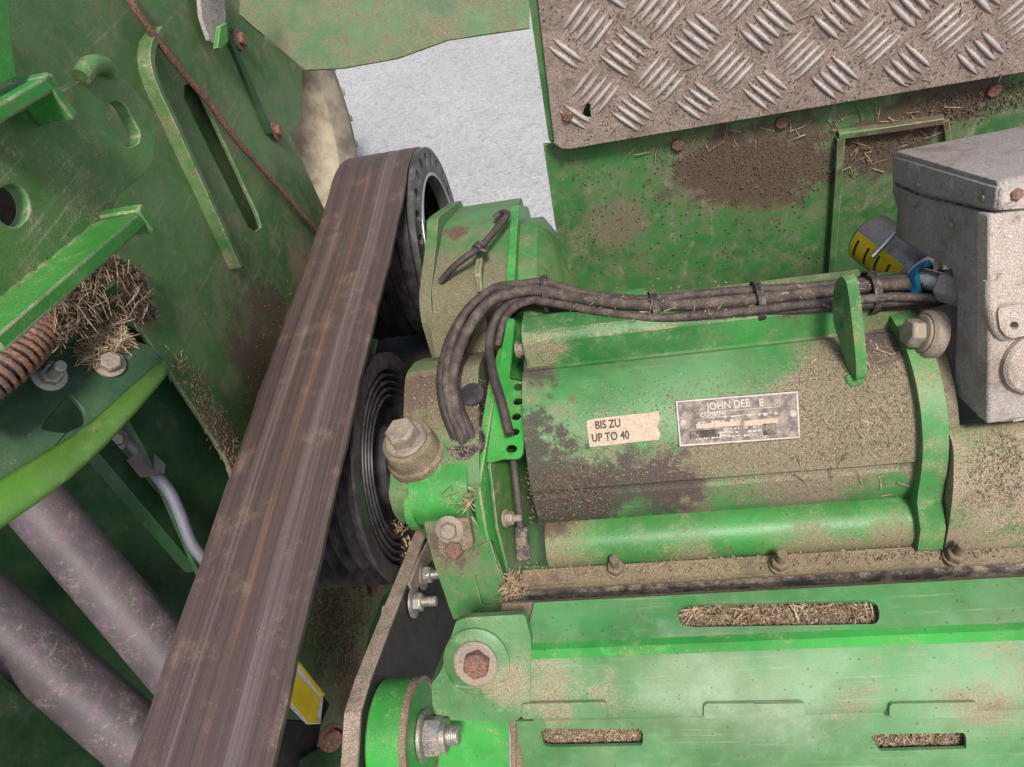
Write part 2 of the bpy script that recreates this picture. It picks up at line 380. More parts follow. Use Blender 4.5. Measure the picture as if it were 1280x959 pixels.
def castalu(name, c0, c1, dustc, dust, rough=.6):
    b = NB(name); n = b.noise(18, 5, .65); f = b.noise(330, 3, .75); f2 = b.noise(900, 1, .7); sc_ = b.noise(1, 3, .7, b.scalevec(b.pos, (300, 30, 30)))
    c = b.mix(b.ramp(f, .3, .7), c0, c1); c = b.mix(b.ramp(sc_, .58, .75, 0, .5), c, tuple(min(1, x * 1.5) for x in c1))
    g = b.math('MULTIPLY_ADD', f, .7, b.math('MULTIPLY_ADD', n, .6, b.math('MULTIPLY', f2, .3)))
    d = b.ramp(g, 1.05 - dust * .5, 1.25 - dust * .5); dc = b.mix(b.ramp(f2, .3, .7), tuple(x * .5 for x in dustc), tuple(min(1, x * 1.35) for x in dustc))
    c = b.mix(b.math('MULTIPLY', d, .9), c, dc); c = b.mix(b.ramp(n, .48, .66, 0, .5), c, (.115, .095, .082)); c = b.mix(b.ramp(b.noise(60, 5, .7), .56, .72, 0, .75), c, (.10, .08, .07))
    v = b.voro(140); c = b.mix(b.ramp(v.outputs['Distance'], .14, .06, 0, .6), c, (.09, .065, .05))
    return b.done(c, rough, b.math('MULTIPLY', b.math('SUBTRACT', 1, d), .25), b.bump(b.math('ADD', f, f2), .8, .0016))
M['alum'] = castalu('cast_aluminium', (.235, .215, .20), (.40, .37, .345), (.31, .25, .205), .65)
M['alum_dust'] = castalu('dusty_aluminium', (.30, .275, .255), (.48, .44, .405), (.42, .335, .275), .9, .8)
M['bolt'] = metal('zinc_bolt', (.36, .34, .31), .42, .48, (.25, .19, .14), .2)
M['bolt_dusty'] = metal('dusty_bolt', (.25, .22, .19), .5, .62, (.27, .205, .145), .30, .5)
M['rust'] = metal('rusty_steel', (.13, .085, .07), .7, .45, (.20, .14, .105), .62, .2)
M['steel_tube'] = metal('dull_steel_tube', (.085, .072, .072), .8, .25, (.105, .082, .075), .15, .1)
M['tube'] = paint('tube_paint', (.080, .066, .068), film=.0, dust=.42, soil=.36, chips=.5, dustcol=(.135, .105, .095), soilcol=(.04, .03, .03), rough=.55, scratch=.35, sdir=(60, 60, 220))  # base kept dark to put the cavity's shade into the tubes
M['bluepipe'] = metal('zinc_pipe', (.15, .15, .18), .6, .45, (.2, .16, .13), .2, .4)
M['bright'] = metal('bright_steel', (.6, .6, .6), .3, .1, DUST, 0, .9)
M['pulley'] = matte('pulley_black', (.013, .011, .013), (.034, .028, .032), 50, .42, (.055, .045, .044), .0006)
M['pulley_face'] = matte('pulley_face', (.030, .031, .029), (.062, .063, .057), 40, .45, (.12, .112, .10), .0005)
M['cable'] = matte('cable_sleeve', (.028, .022, .022), (.050, .040, .038), 40, .6, (.085, .065, .053), .0010)
M['cable_dust'] = matte('dusty_cable_sleeve', (.038, .029, .027), (.066, .051, .045), 60, .7, (.135, .10, .075), .0012)
M['blackplastic'] = matte('black_plastic', (.015, .013, .014), (.05, .04, .038), 80, .6, (.2, .16, .12))
M['rubber'] = matte('rubber_seal', (.02, .017, .018), (.10, .08, .065), 60, .7, (.25, .2, .14))
M['straw'] = matte('straw', (.12, .075, .045), (.36, .26, .155), 120, .85, (.42, .34, .23), .0005)
M['chaff'] = matte('chaff', (.09, .062, .042), (.27, .20, .13), 260, .9, (.42, .34, .24), .0005)
M['soilbits'] = matte('soil_crumbs', (.055, .036, .028), (.15, .105, .08), 160, .95, (.17, .125, .09), .001)
M['yellow'] = matte('yellow_sticker', (.62, .43, .015), (.74, .55, .03), 60, .5, None, .0003)
M['white'] = matte('white_sticker', (.6, .6, .6), (.75, .74, .72), 90, .55, (.4, .36, .3), .0004)
M['blue'] = matte('blue_cap', (.005, .09, .16), (.01, .17, .26), 60, .4, None, .0005)
M['ink'] = matte('black_ink', (.02, .016, .015), (.06, .045, .04), 120, .7, None, .0002)
M['label'] = matte('paper_label', (.30, .22, .16), (.56, .45, .34), 200, .8, (.24, .17, .115), .0006, det=9)
M['nameplate'] = matte('nameplate_face', (.07, .058, .058), (.21, .165, .14), 110, .6, (.30, .23, .165), .0006, det=9)
M['silver'] = matte('silver_print', (.26, .22, .19), (.52, .47, .43), 190, .5, (.26, .20, .145), .0004)

# belt: long streaks run with the belt (u across, v along the belt)
def belt_mat():
    b = NB('belt_rubber'); tc = b.n('ShaderNodeUVMap'); uv = tc.outputs[0]
    s1 = b.noise(1, 6, .6, b.scalevec(uv, (9, .9, 1))); s2 = b.noise(1, 5, .7, b.scalevec(uv, (45, 1.6, 1))); s3 = b.noise(1, 4, .7, b.scalevec(uv, (170, 5, 1)))
    f = b.noise(500, 4, .7); n = b.noise(26, 7, .65)
    c = b.mix(b.ramp(s2, .3, .7), (.028, .019, .017), (.080, .055, .049))
    c = b.mix(b.ramp(s1, .35, .65, 0, .6), c, (.070, .045, .039))
    c = b.mix(b.ramp(s3, .58, .78, 0, .35), c, (.16, .115, .10))
    sep = b.n('ShaderNodeSeparateXYZ'); b.put(sep.inputs[0], uv); u = sep.outputs[0]; v = sep.outputs[1]
    wob = b.math('MULTIPLY_ADD', b.noise(1, 3, .5, b.scalevec(uv, (0, 2.3, 1))), .10, b.math('MULTIPLY_ADD', b.noise(1, 3, .6, b.scalevec(uv, (14, 9, 1))), .05, b.math('SUBTRACT', u, -.03)))
    def band(u0, wd, lo, hi): return b.math('MULTIPLY', b.ramp(b.math('ABSOLUTE', b.math('SUBTRACT', wob, u0)), wd, wd * .15), b.ramp(b.math('MULTIPLY_ADD', f, .4, s2), lo, hi))
    rust = b.mix(f, (.12, .055, .032), (.22, .115, .070))
    brk = b.noise(1, 4, .6, b.scalevec(uv, (3, 3.5, 1)))
    c = b.mix(b.math('MULTIPLY', b.math('MULTIPLY', band(.60, .05, .42, .8), b.ramp(brk, .38, .62, .0, 1.0)), .55), c, rust)
    c = b.mix(b.math('MULTIPLY', band(.10, .07, .62, .95), .65), c, (.17, .09, .06))
    c = b.mix(b.math('MULTIPLY', band(.83, .12, .45, .9), .22), c, (.30, .26, .25))  # pale highlight band painted into the rubber colour
    c = b.mix(b.math('MULTIPLY', band(.36, .05, .55, .95), .3), c, (.22, .17, .15))
    patch = b.math('MULTIPLY', b.ramp(b.math('MULTIPLY_ADD', f, .3, n), .68, .86), b.ramp(s3, .35, .6))
    c = b.mix(b.math('MULTIPLY', patch, .7), c, (.20, .125, .09))
    h = b.math('ADD', b.math('MULTIPLY', s2, 1.0), b.math('ADD', b.math('MULTIPLY', s3, .5), b.math('MULTIPLY', f, .25)))
    vo = b.voro(110); c = b.mix(b.ramp(vo.outputs['Distance'], .08, .04, 0, .4), c, (.30, .25, .22))
    return b.done(c, b.math('MULTIPLY_ADD', s2, .25, .42), 0, b.bump(h, .5, .0012), .4)
M['belt'] = belt_mat()
def concrete():
    b = NB('concrete_ground'); v = b.voro(45); v2 = b.voro(95); n = b.noise(1.6, 6, .6); f = b.noise(70, 5, .75)
    c = b.mix(b.ramp(n, .3, .7), (.235, .24, .25), (.30, .305, .315))
    c = b.mix(b.ramp(f, .40, .66), b.mix(.5, c, (.22, .22, .22)), b.mix(.22, c, (.50, .50, .51)))
    c = b.mix(.22, c, v.outputs['Color'], 'SOFT_LIGHT'); c = b.mix(b.ramp(b.noise(5, 6, .7), .55, .75, 0, .5), c, (.20, .195, .185))
    hs = b.n('ShaderNodeHueSaturation'); hs.inputs['Saturation'].default_value = .25; b.put(hs.inputs['Color'], c); c = hs.outputs[0]
    return b.done(c, .85, 0, b.bump(b.math('ADD', v2.outputs['Distance'], f), .5, .006))
M['concrete'] = concrete()
M['tyre'] = matte('dusty_tyre', (.16, .135, .10), (.34, .28, .20), 9, .9, (.36, .31, .23), .003)
def tread_mat():
    b = NB('tread_plate_alu'); n = b.noise(30, 8, .65); f = b.noise(420, 5, .75); f2 = b.noise(1100, 2, .6)
    al = b.mix(f, (.42, .385, .365), (.68, .64, .61))
    du = b.mix(b.ramp(f, .32, .68), (.11, .072, .057), (.50, .395, .335)); du = b.mix(b.ramp(f2, .35, .65, 0, .5), du, (.26, .19, .155))
    g = b.n('ShaderNodeNewGeometry'); sep = b.n('ShaderNodeSeparateXYZ'); b.put(sep.inputs[0], b.pos)
    # boots polish the crowns of the bars: height above the sheet (y towards the viewer)
    hgt = b.ramp(sep.outputs[1], .9295, .9272)
    m_ = b.math('MULTIPLY', hgt, b.ramp(b.math('MULTIPLY_ADD', f, .35, b.math('MULTIPLY', n, .7)), .78, .50))
    du = b.mix(b.ramp(n, .35, .7, 0, .55), du, (.13, .088, .072)); c = b.mix(m_, du, al); c = b.mix(b.ramp(b.noise(60, 6, .7), .62, .74, 0, .75), c, (.10, .065, .05))
    return b.done(c, b.math('MULTIPLY_ADD', m_, -.45, .9), b.math('MULTIPLY', m_, .6), b.bump(b.math('ADD', f, f2), .6, .0012))
M['tread'] = tread_mat()

# ================================================================== THE SETTING
def sheet(name, x0, x1, y0, y1, z, mat):
    o = obj(name, [(x0, y0, z), (x1, y0, z), (x1, y1, z), (x0, y1, z)], [(0, 1, 2, 3)], mat, loc=(0, 0, z)); return o
g = sheet('ground', -60, 60, -60, 60, 0, M['concrete']); tag(g, 'pale grey concrete yard seen through the gap', 'ground', kind='structure')

# ================================================================== LEFT SIDE WALL
wall = thing('side_wall', (-.5, .6, .5), 'large dusty green sheet metal side wall behind the belt', 'machine panel')
wo = [(-90, -90), (300, -90), (300, 20), (378, 88), (378, 150), (362, 166), (398, 245), (470, 400), (560, 640), (560, 1040), (300, 1040), (330, 720), (286, 580), (262, 540), (204, 452), (152, 378), (60, 330), (-90, 420)]
slt = [(231, 107), (240, 104), (250, 112), (322, 268), (327, 284), (320, 290), (311, 284), (231, 124)]
plate('sheet', wo, WALLP, .006, M['wall'], wall, holes=[slt, oval(12, 258, 27, 33, -12)], bevel=.0015)
plate('inner_panel', [(-200, -150), (330, -150), (330, 300), (150, 372), (-200, 430)], PX(-.62), .004, M['arm'], wall, bevel=0)
plate('backing_sheet', [(215, 80), (270, 80), (345, 300), (300, 320)], PX(-.522), .003, M['wall'], wall)
# bent flat bar welded to the wall
def bar_along(name, pxs, pl, wpx, hgt, mat, parent, n=6):
    c = catmull([pl.hit(*p) for p in pxs], n); v = []; f = []
    for i, p in enumerate(c):
        d = (c[min(i + 1, len(c) - 1)] - c[max(i - 1, 0)]).normalized(); s = pl.n.cross(d)
        v += [p - s * wpx / 2, p + s * wpx / 2, p + s * wpx / 2 * .8 + pl.n * hgt, p - s * wpx / 2 * .8 + pl.n * hgt]
    for i in range(len(c) - 1):
        for k in range(4): j = (k + 1) % 4; f.append((4 * i + k, 4 * i + j, 4 * i + 4 + j, 4 * i + 4 + k))
    f += [(0, 1, 2, 3), tuple(4 * (len(c) - 1) + k for k in (3, 2, 1, 0))]
    return obj(name, v, f, mat, parent, bevel=.001)
bar_along('bent_bar', [(190, 40), (177, 60), (176, 85), (186, 115), (205, 155), (240, 230), (268, 290), (289, 335)], WALLP, .011, .016, M['wall'], wall)
plate('fold_strip', [(283, 40), (288, 40), (343, 168), (337, 168)], WALLP.off(.006), .006, M['deepgreen'], wall)
lat = thing('latch_plate', WALLP.hit(265, 20), 'curved pale grey latch plate at the top of the green side wall', 'latch')
plate('plate', [(248, -30), (278, -30), (283, 20), (281, 45), (274, 61), (262, 50), (252, 20)], WALLP.off(.016), .006, M['alum'], lat)
plate('green_edge', [(276, 32), (284, 28), (286, 52), (276, 62), (272, 60)], WALLP.off(.024), .007, M['lip'], lat)
for p in ((299, 50), (345, 164)):
    bolt(WALLP.off(.004).hit(*p), (1, 0, 0), .0095, M['rust'], wall)
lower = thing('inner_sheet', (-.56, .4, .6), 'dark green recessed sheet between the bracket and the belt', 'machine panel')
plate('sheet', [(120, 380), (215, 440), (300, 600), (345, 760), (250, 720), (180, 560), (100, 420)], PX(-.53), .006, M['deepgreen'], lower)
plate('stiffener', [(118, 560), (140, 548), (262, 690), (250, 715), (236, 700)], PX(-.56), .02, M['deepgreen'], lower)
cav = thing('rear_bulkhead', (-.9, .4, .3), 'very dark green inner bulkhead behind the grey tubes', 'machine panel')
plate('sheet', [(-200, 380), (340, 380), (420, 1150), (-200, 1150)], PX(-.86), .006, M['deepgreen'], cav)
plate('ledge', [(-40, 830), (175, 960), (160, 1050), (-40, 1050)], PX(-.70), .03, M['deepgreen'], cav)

tray = thing('under_tray', (0, .65, .76), 'black tray under the gearbox and pulleys', 'tray')
prism('sheet', [(.60, .766), (.99, .766), (.99, .76), (.60, .76)], -.494, .9, M['arm'], tray)  # sheet coloured black to keep the gap between the pulleys dark
# ================================================================== GREY TUBES, PIPE, ROD
for (a, b_, r, lab) in (((20, 600), (300, 930), .033, 'upper of the two thick dull grey steel tubes behind the belt'),
                       ((-70, 715), (280, 1020), .037, 'lower of the two thick dull grey steel tubes behind the belt')):
    t_ = tube('steel_tube', [at(a[0], a[1], .80), at(b_[0], b_[1], .80)], r, M['tube'], sides=40); tag(t_, lab, 'tube', 'thick grey tubes behind the belt')
pp = thing('zinc_pipe', at(190, 600, .80), 'thin blue grey metal pipe with a clamp beside the dark green sheet', 'pipe')
tube('pipe', [at(138, 520, .80), at(160, 553, .79), at(190, 588, .78), at(212, 615, .78), at(226, 645, .785), at(240, 680, .79), at(262, 708, .80)], .0066, M['bluepipe'], pp, 16, 8)
plate('clamp', [(158, 575), (186, 560), (208, 580), (206, 592), (176, 597)], Plane(at(185, 580, .768), (.6, -.4, .6)), .014, M['steel_tube'], pp)
bolt(at(146, 550, .78), (.7, -.4, .6), .008, M['bolt'], pp)
RDP = WALLP.off(.014)
rod = tube('rusty_rod', [RDP.hit(146, -40), RDP.hit(170, 12), RDP.hit(216, 75), RDP.hit(262, 130), RDP.hit(300, 180), RDP.hit(352, 238), RDP.hit(396, 288)],
           lambda u: .0042 + .0045 * max(0, 1 - u * 5.5), M['rust'], None, 10, 6); tag(rod, 'long thin rusty rod running down the green side wall to the belt', 'rod')

# ================================================================== UPPER LEFT BRACKET
BRP = PX(-.405)
br = thing('slotted_bracket', BRP.hit(60, 250), 'green bracket plate with an oval slot and a round hole, upper left', 'bracket')
bo = [(-60, 175), (58, 124), (110, 95), (133, 86), (160, 103), (187, 133), (197, 163), (193, 197), (180, 219), (150, 244), (141, 262), (120, 290), (-60, 440)]
plate('plate', bo, BRP, .012, M['bracket'], br, holes=[slot(154, 155, 62, 27, 62), oval(16, 257, 21, 27, -12)], bevel=.0035)
def lipplate(name, pa, pb, d, th, mat, parent):
    """a flange bent towards the viewer along the picture line pa-pb on the bracket plane"""
    a, b_ = BRP.hit(*pa), BRP.hit(*pb); e = (b_ - a).normalized(); nrm = e.cross(BRP.n).normalized()
    if nrm.z < 0: nrm = -nrm
    lp = [a, b_, b_ + BRP.n * d, a + BRP.n * d]; v, f = slab([lp], nrm, th); return obj(name, v, f, mat, parent, bevel=.002)
lipplate('bottom_flange', (134, 268), (-70, 430), .035, .011, M['lip'], br)
lipplate('flange_end', (150, 290), (128, 262), .036, .010, M['lip'], br)
lipplate('top_flange', (56, 152), (14, 98), .030, .009, M['lip'], br)
lipplate('top_flange', (20, 100), (-70, 150), .030, .010, M['lip'], br)
tube('weld_lip', [BRP.hit(96, 98) + Vector((.004, 0, 0)), BRP.hit(104, 84) + Vector((.006, 0, 0)), BRP.hit(122, 82) + Vector((.004, 0, 0)), BRP.hit(136, 88)], .0075, M['bracket'], br, 10, 5)
plate('upper_tab', [(-60, -60), (10, -60), (16, 60), (22, 96), (-60, 130)], PX(-.385), .01, M['lip'], br)

# ================================================================== LOWER LEFT BRACKET
LBP = plane3(at(0, 560, .60), at(150, 400, .70), at(150, 520, .665))
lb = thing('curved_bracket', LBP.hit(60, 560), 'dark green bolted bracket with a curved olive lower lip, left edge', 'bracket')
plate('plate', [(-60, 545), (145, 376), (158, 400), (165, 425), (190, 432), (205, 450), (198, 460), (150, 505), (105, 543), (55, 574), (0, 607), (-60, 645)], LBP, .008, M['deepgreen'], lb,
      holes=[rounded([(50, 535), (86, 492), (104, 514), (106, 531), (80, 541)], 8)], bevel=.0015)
a_ = [LBP.off(.004).hit(*p) for p in ((-60, 545), (-20, 512), (60, 446), (110, 404), (147, 376))]
v, f = [], []
for p in a_: v += [p, p + LBP.n * .022 + Vector((0, .0, .012)), p + LBP.n * .022 + Vector((.004, -.004, .012)), p + Vector((.005, -.006, 0))]
for i in range(len(a_) - 1):
    for k in range(4): j = (k + 1) % 4; f.append((4 * i + k, 4 * i + j, 4 * i + 4 + j, 4 * i + 4 + k))
f += [(0, 1, 2, 3), (16, 17, 18, 19)]
obj('upper_flange', v, f, M['deepgreen'], lb, bevel=.001)
# rolled lower lip
tp = catmull([LBP.hit(*p) for p in ((203, 456), (150, 503), (105, 541), (55, 572), (0, 605), (-70, 650))], 6)
bt = catmull([LBP.off(.006).hit(*p) for p in ((206, 467), (162, 522), (115, 573), (60, 620), (0, 662), (-70, 712))], 6)
v, f = [], []
for a1, b1 in zip(tp, bt):
    for k in range(7):
        u = k / 6; v.append(a1.lerp(b1, u) + LBP.n * (.009 * math.sin(u * math.pi * .8)))
for i in range(len(tp) - 1):
    for k in range(6): f.append((7 * i + k, 7 * i + k + 1, 7 * i + 8 + k, 7 * i + 7 + k))
o = obj('rolled_lip', v, f, M['olive'], lb, smooth=60); so_ = o.modifiers.new('solid', 'SOLIDIFY'); so_.thickness = .005; so_.offset = -1
bolt(LBP.off(.002).hit(62, 470), Vector((.75, -.15, .45)), .0105, M['bolt'], lb, stud=.022, washer=1.4, head=.8)
bolt(LBP.off(.002).hit(137, 455), LBP.n, .0105, M['bolt_dusty'], lb, washer=1.35)
# hose with a coil guard
hs = thing('coil_guarded_hose', at(10, 450, .57), 'dark hose in a rusty coil spring guard at the left edge', 'hose')
hp = catmull([at(-70, 520, .54), at(-20, 480, .56), (at(18, 450, .58)), at(48, 415, .61), at(66, 370, .65)], 14)
v, f = tube_mesh(hp, .0125, 14); obj('hose', v, f, M['blackplastic'], hs, smooth=50)
L = [0]
for i in range(1, len(hp)): L.append(L[-1] + (hp[i] - hp[i - 1]).length)
cp = []; turns = L[-1] / .0068; NS = int(turns * 14); up = Vector((0, 0, 1))
for k in range(NS + 1):
    s_ = L[-1] * k / NS; i = max(j for j in range(len(L)) if L[j] <= s_ + 1e-9); i = min(i, len(hp) - 2)
    u = (s_ - L[i]) / max(1e-9, L[i + 1] - L[i]); p = hp[i].lerp(hp[i + 1], u); d = (hp[i + 1] - hp[i]).normalized()
    a1 = (up - d * up.dot(d)).normalized(); b1 = d.cross(a1); an = 2 * math.pi * turns * k / NS
    cp.append(p + (a1 * math.cos(an) + b1 * math.sin(an)) * .0155)
v, f = tube_mesh(cp, .0026, 6); obj('coil_guard', v, f, M['rust'], hs, smooth=60)

# ================================================================== BACK SHEET, TYRE
bk = thing('back_sheet', at(480, 40, 1.2), 'dirty green sheet with rust streaks above the gap to the ground', 'machine panel')
BKP = Plane(at(378, 88, 1.22), (.12, -.75, .65))
plate('sheet', [(290, -60), (292, 12), (381, 88), (430, 85), (497, 73), (560, 50), (600, 44), (662, 35), (662, -60)], BKP, .006, M['back'], bk)
ty = thing('tyre', (-1.75, 2.75, 0), 'dusty tyre standing on the concrete, partly hidden by the side wall', 'tyre')
tc_ = at(300, 150, 2.75); TX = tc_.x; 
def tyre_build():
    c = Vector((at(400, 200, 2.7).x - .20, at(400, 200, 2.7).y, .52))
    prof = [(.30, -.19), (.42, -.22), (.50, -.205), (.535, -.17), (.545, 0), (.535, .17), (.50, .205), (.42, .22), (.30, .19)]
    lathe('carcass', prof, c, (1, 0, 0), M['tyre'], ty, 72, True, 60)
    for k in range(30):
        for sgn in (-1, 1):
            a0 = 2 * math.pi * (k + (.5 if sgn > 0 else 0)) / 30; v = []
            for (xx, da) in ((sgn * .205, -.09), (sgn * .01, .05)):
                for dd in (-.028, .028):
                    for rr in ((.50 if abs(xx) > .1 else .53), (.541 if abs(xx) > .1 else .556)):
                        a1 = a0 + da + dd; v.append(c + Vector((xx, rr * math.cos(a1), rr * math.sin(a1))))
            f = [(0, 1, 3, 2), (4, 5, 7, 6), (0, 1, 5, 4), (2, 3, 7, 6), (1, 3, 7, 5), (0, 2, 6, 4)]
            obj('lug', v, f, M['tyre'], ty, bevel=.008)
tyre_build()
# ================================================================== TREAD PLATE AND PANEL
YT, YP = .93, .952
TP = PY(YT); PP = PY(YP)
tr = thing('tread_plate', TP.hit(700, 180), 'worn five bar aluminium tread plate caked with brown dirt, upper right', 'tread plate')
to = [(661, -60), (672, 0), (692, 174), (694, 181), (702, 186), (716, 186), (1330, 82), (1330, -60)]
plate('sheet', to, TP, .004, M['tread'], tr, holes=[[(727, 146), (733, 128), (738, 131), (739, 148)]], bevel=.001)
sec = [(-1, .0005, .0002), (-.72, .0030, .0018), (-.3, .0044, .0030), (.3, .0044, .0030), (.72, .0030, .0018), (1, .0005, .0002)]
v, f = [], []
for s_, w_, h_ in sec:
    x_ = s_ * .0285
    v += [(x_, .0006, -w_), (x_, -h_ * .75, -w_ * .55), (x_, -h_, 0), (x_, -h_ * .75, w_ * .55), (x_, .0006, w_)]
for i in range(5):
    for k in range(4): f.append((5 * i + k, 5 * i + k + 1, 5 * i + 6 + k, 5 * i + 5 + k))
f += [(0, 1, 2, 3, 4), (25, 26, 27, 28, 29)]
bar_me = bpy.data.meshes.new('bar'); bar_me.from_pydata(v, [], f)
bm = bmesh.new(); bm.from_mesh(bar_me); bmesh.ops.recalc_face_normals(bm, faces=bm.faces); bm.to_mesh(bar_me); bm.free(); finish(bar_me, 50); bar_me.materials.append(M['tread'])
def inpoly(p, poly):
    x, y = p; c = False
    for i in range(len(poly)):
        (x1, y1), (x2, y2) = poly[i - 1], poly[i]
        if (y1 > y) != (y2 > y) and x < (x2 - x1) * (y - y1) / (y2 - y1) + x1: c = not c
    return c
def proj(p):
    d = Vector(p) - CAM; q = Vector((A.x * d.x + B.x * d.y + N.x * d.z, A.y * d.x + B.y * d.y + N.y * d.z, A.z * d.x + B.z * d.y + N.z * d.z))
    return CX + F_PX * q.x / q.z, CY + F_PX * q.y / q.z
O = TP.hit(912, 84); cell = .0634; q2 = math.sqrt(.5); tl = wloc(tr)
tin = [(668, -50), (677, 0), (697, 168), (722, 180), (1320, 78), (1320, -50)]
for i in range(-9, 10):
    for j in range(-9, 10):
        al = R_(45) if (i + j) % 2 == 0 else R_(-45)
        cx_ = O.x + (i + j) * cell * q2; cz_ = O.z + (i - j) * cell * q2
        for k in range(-2, 3):
            wx = cx_ - math.sin(al) * k * .0112; wz = cz_ + math.cos(al) * k * .0112
            e1 = (wx + math.cos(al) * .024, wz + math.sin(al) * .024); e2 = (wx - math.cos(al) * .024, wz - math.sin(al) * .024)
            if inpoly(proj((wx, YT, wz)), tin) and inpoly(proj((e1[0], YT, e1[1])), tin) and inpoly(proj((e2[0], YT, e2[1])), tin):
                b_ = bpy.data.objects.new('bar', bar_me); link(b_, tr); b_.location = Vector((wx, YT, wz)) - tl
                b_.rotation_euler = (0, -al + random.uniform(-.02, .02), 0); s_ = random.uniform(.9, 1.04); b_.scale = (s_, random.uniform(.85, 1.05), random.uniform(.85, 1.05))
bolt(TP.hit(709, 144), (0, -1, 0), .0085, M['rust'], tr, washer=0, head=.6)
fr = plate('plate_support_edge', [(652, -60), (662, -60), (674, 0), (695, 176), (690, 181), (686, 175)], PY(YT + .006), .03, M['panel'], tr)
pn = thing('dirty_bulkhead', PP.hit(720, 360), 'dirt streaked green panel below the tread plate', 'machine panel')
plate('sheet', [(679, 181), (694, 181), (700, 172), (690, 60), (1340, -60), (1340, 470), (712, 470), (706, 362)], PP, .006, M['panel'], pn)
bar_along('raised_rib', [(1049, 168), (1043, 260), (1036, 352)], PP, .013, .012, M['panel'], pn, 3)
bar_along('raised_rib', [(1046, 166), (1110, 157), (1176, 147)], PP, .012, .012, M['panel'], pn, 3)
bar_along('raised_rib', [(1180, 148), (1183, 170), (1184, 200)], PP, .010, .008, M['panel'], pn, 3)
for p in ((847, 180), (977, 152), (1242, 112)): bolt(PP.hit(*p), (0, -1, 0), .0105, M['rust'], pn, washer=0, head=.55)
lg = thing('ledge_strip', ay(900, 365, .66), 'narrow pale green ledge strip just behind the cable bundle', 'ledge')
prism('strip', [(.66, 1.076), (.672, 1.077), (.675, 1.06), (.675, .95), (.66, .95)], xat(800, .66, 1.07), xat(1075, .66, 1.07), M['back'], lg, .001)

# ================================================================== BELT AND PULLEYS
BX0, BX1, ZB = -.444, -.314, 1.13
UY, UZ, UR = 1.0, .962, .168          # belt outer radius on the upper pulley
LY, LZ, LR = .52, .963, .155
bt = thing('drive_belt', (-.38, .5, 1.12), 'wide worn black rubber drive belt with rusty streaks running over the pulleys', 'drive belt')
path = [(-.35 + (UY + .35) * k / 60, ZB, 0, 1) for k in range(60)]
for k in range(37):
    a1 = R_(90 - 100 * k / 36); path.append((UY + UR * math.cos(a1), UZ + UR * math.sin(a1), math.cos(a1), math.sin(a1)))
la = R_(-10); dy, dz = math.sin(la), -math.cos(la)
for k in range(1, 8): path.append((path[-1][0] + dy * .06, path[-1][1] + dz * .06, math.cos(la), math.sin(la)))
NW = 60; out = []
for k in range(NW + 1):
    u = k / NW; ridge = .0016 * abs(math.cos(u * math.pi * 5)) ** .5 - .0008; e = max(0, abs(u - .5) - .46) * .05
    out.append((u, ridge - e))
inn = []
for k in range(5):
    for (uu, dd) in ((0, -.007), (.25, -.016), (.75, -.016)): inn.append(((k + uu) / 5, dd))
inn.append((1.0, -.007)); prof = out + inn[::-1]; n = len(prof)
v, f, uvs = [], [], []; s_ = 0
for i, (y, z, ny, nz) in enumerate(path):
    if i: s_ += math.hypot(y - path[i - 1][0], z - path[i - 1][1])
    sg = -.005 * math.sin(max(0, min(1, (y - .62) / .36)) * math.pi) if ny == 0 else 0
    for u, d in prof:
        jx = (.0007 * math.sin(s_ * 41) + .0005 * math.sin(s_ * 97 + 1)) * (abs(u - .5) > .49)
        v.append((BX0 + (BX1 - BX0) * u + jx, y + ny * d, z + nz * d + sg)); uvs.append((u, s_))
for i in range(len(path) - 1):
    for k in range(n): j = (k + 1) % n; f.append((i * n + k, i * n + j, (i + 1) * n + j, (i + 1) * n + k))
f.append(tuple(range(n))); f.append(tuple(range((len(path) - 1) * n, len(path) * n)))
bo_ = obj('band', v, f, M['belt'], bt, smooth=45)
ul = bo_.data.uv_layers.new(name='UVMap')
for lp in bo_.data.loops: ul.data[lp.index].uv = uvs[lp.vertex_index]
def grooved(Rr, x0, x1, nr, inner):
    p = [(inner, x0), (Rr, x0)]; w_ = (x1 - x0 - .008) / nr
    for k in range(nr):
        s = x0 + .004 + k * w_
        p += [(Rr, s), (Rr - .011, s + w_ * .32), (Rr - .011, s + w_ * .68), (Rr, s + w_)]
    p += [(Rr, x1), (inner, x1)]; return p
up_ = thing('upper_pulley', (-.38, UY, UZ), 'black grooved pulley with oval slots round its rim, at the far belt end', 'pulley')
c0 = Vector((0, UY, UZ))
lathe('grooved_rim', grooved(UR - .009, BX0 - .004, BX1 + .0005, 6, .1525), c0, (1, 0, 0), M['pulley'], up_, 120, True)
XF = BX1 + .010
def circ3(x, cy_, cz_, r, n=96): return [Vector((x, cy_ + r * math.cos(2 * math.pi * k / n), cz_ + r * math.sin(2 * math.pi * k / n))) for k in range(n)]
loops = [circ3(XF, UY, UZ, UR - .002), circ3(XF, UY, UZ, .122)]
for k in range(24):
    a1 = 2 * math.pi * (k + .3) / 24; er, et = Vector((0, math.cos(a1), math.sin(a1))), Vector((0, -math.sin(a1), math.cos(a1))); cc = c0 + er * .145 + Vector((XF, 0, 0)); lp = []
    for q in range(16):
        b1 = 2 * math.pi * q / 16; lp.append(cc + er * (.0135 * math.cos(b1)) + et * (.0085 * math.sin(b1)))
    loops.append(lp)
v, f = slab(loops, (1, 0, 0), .009); obj('slotted_face', v, f, M['pulley_face'], up_, bevel=.0012)
lathe('lit_inner_edge', [(.118, XF - .02), (.118, XF + .001), (.1205, XF + .003), (.123, XF + .001), (.123, XF - .02)], c0, (1, 0, 0), M['bright'], up_, 96, True)  # bright ring paints the light caught by the inner rim
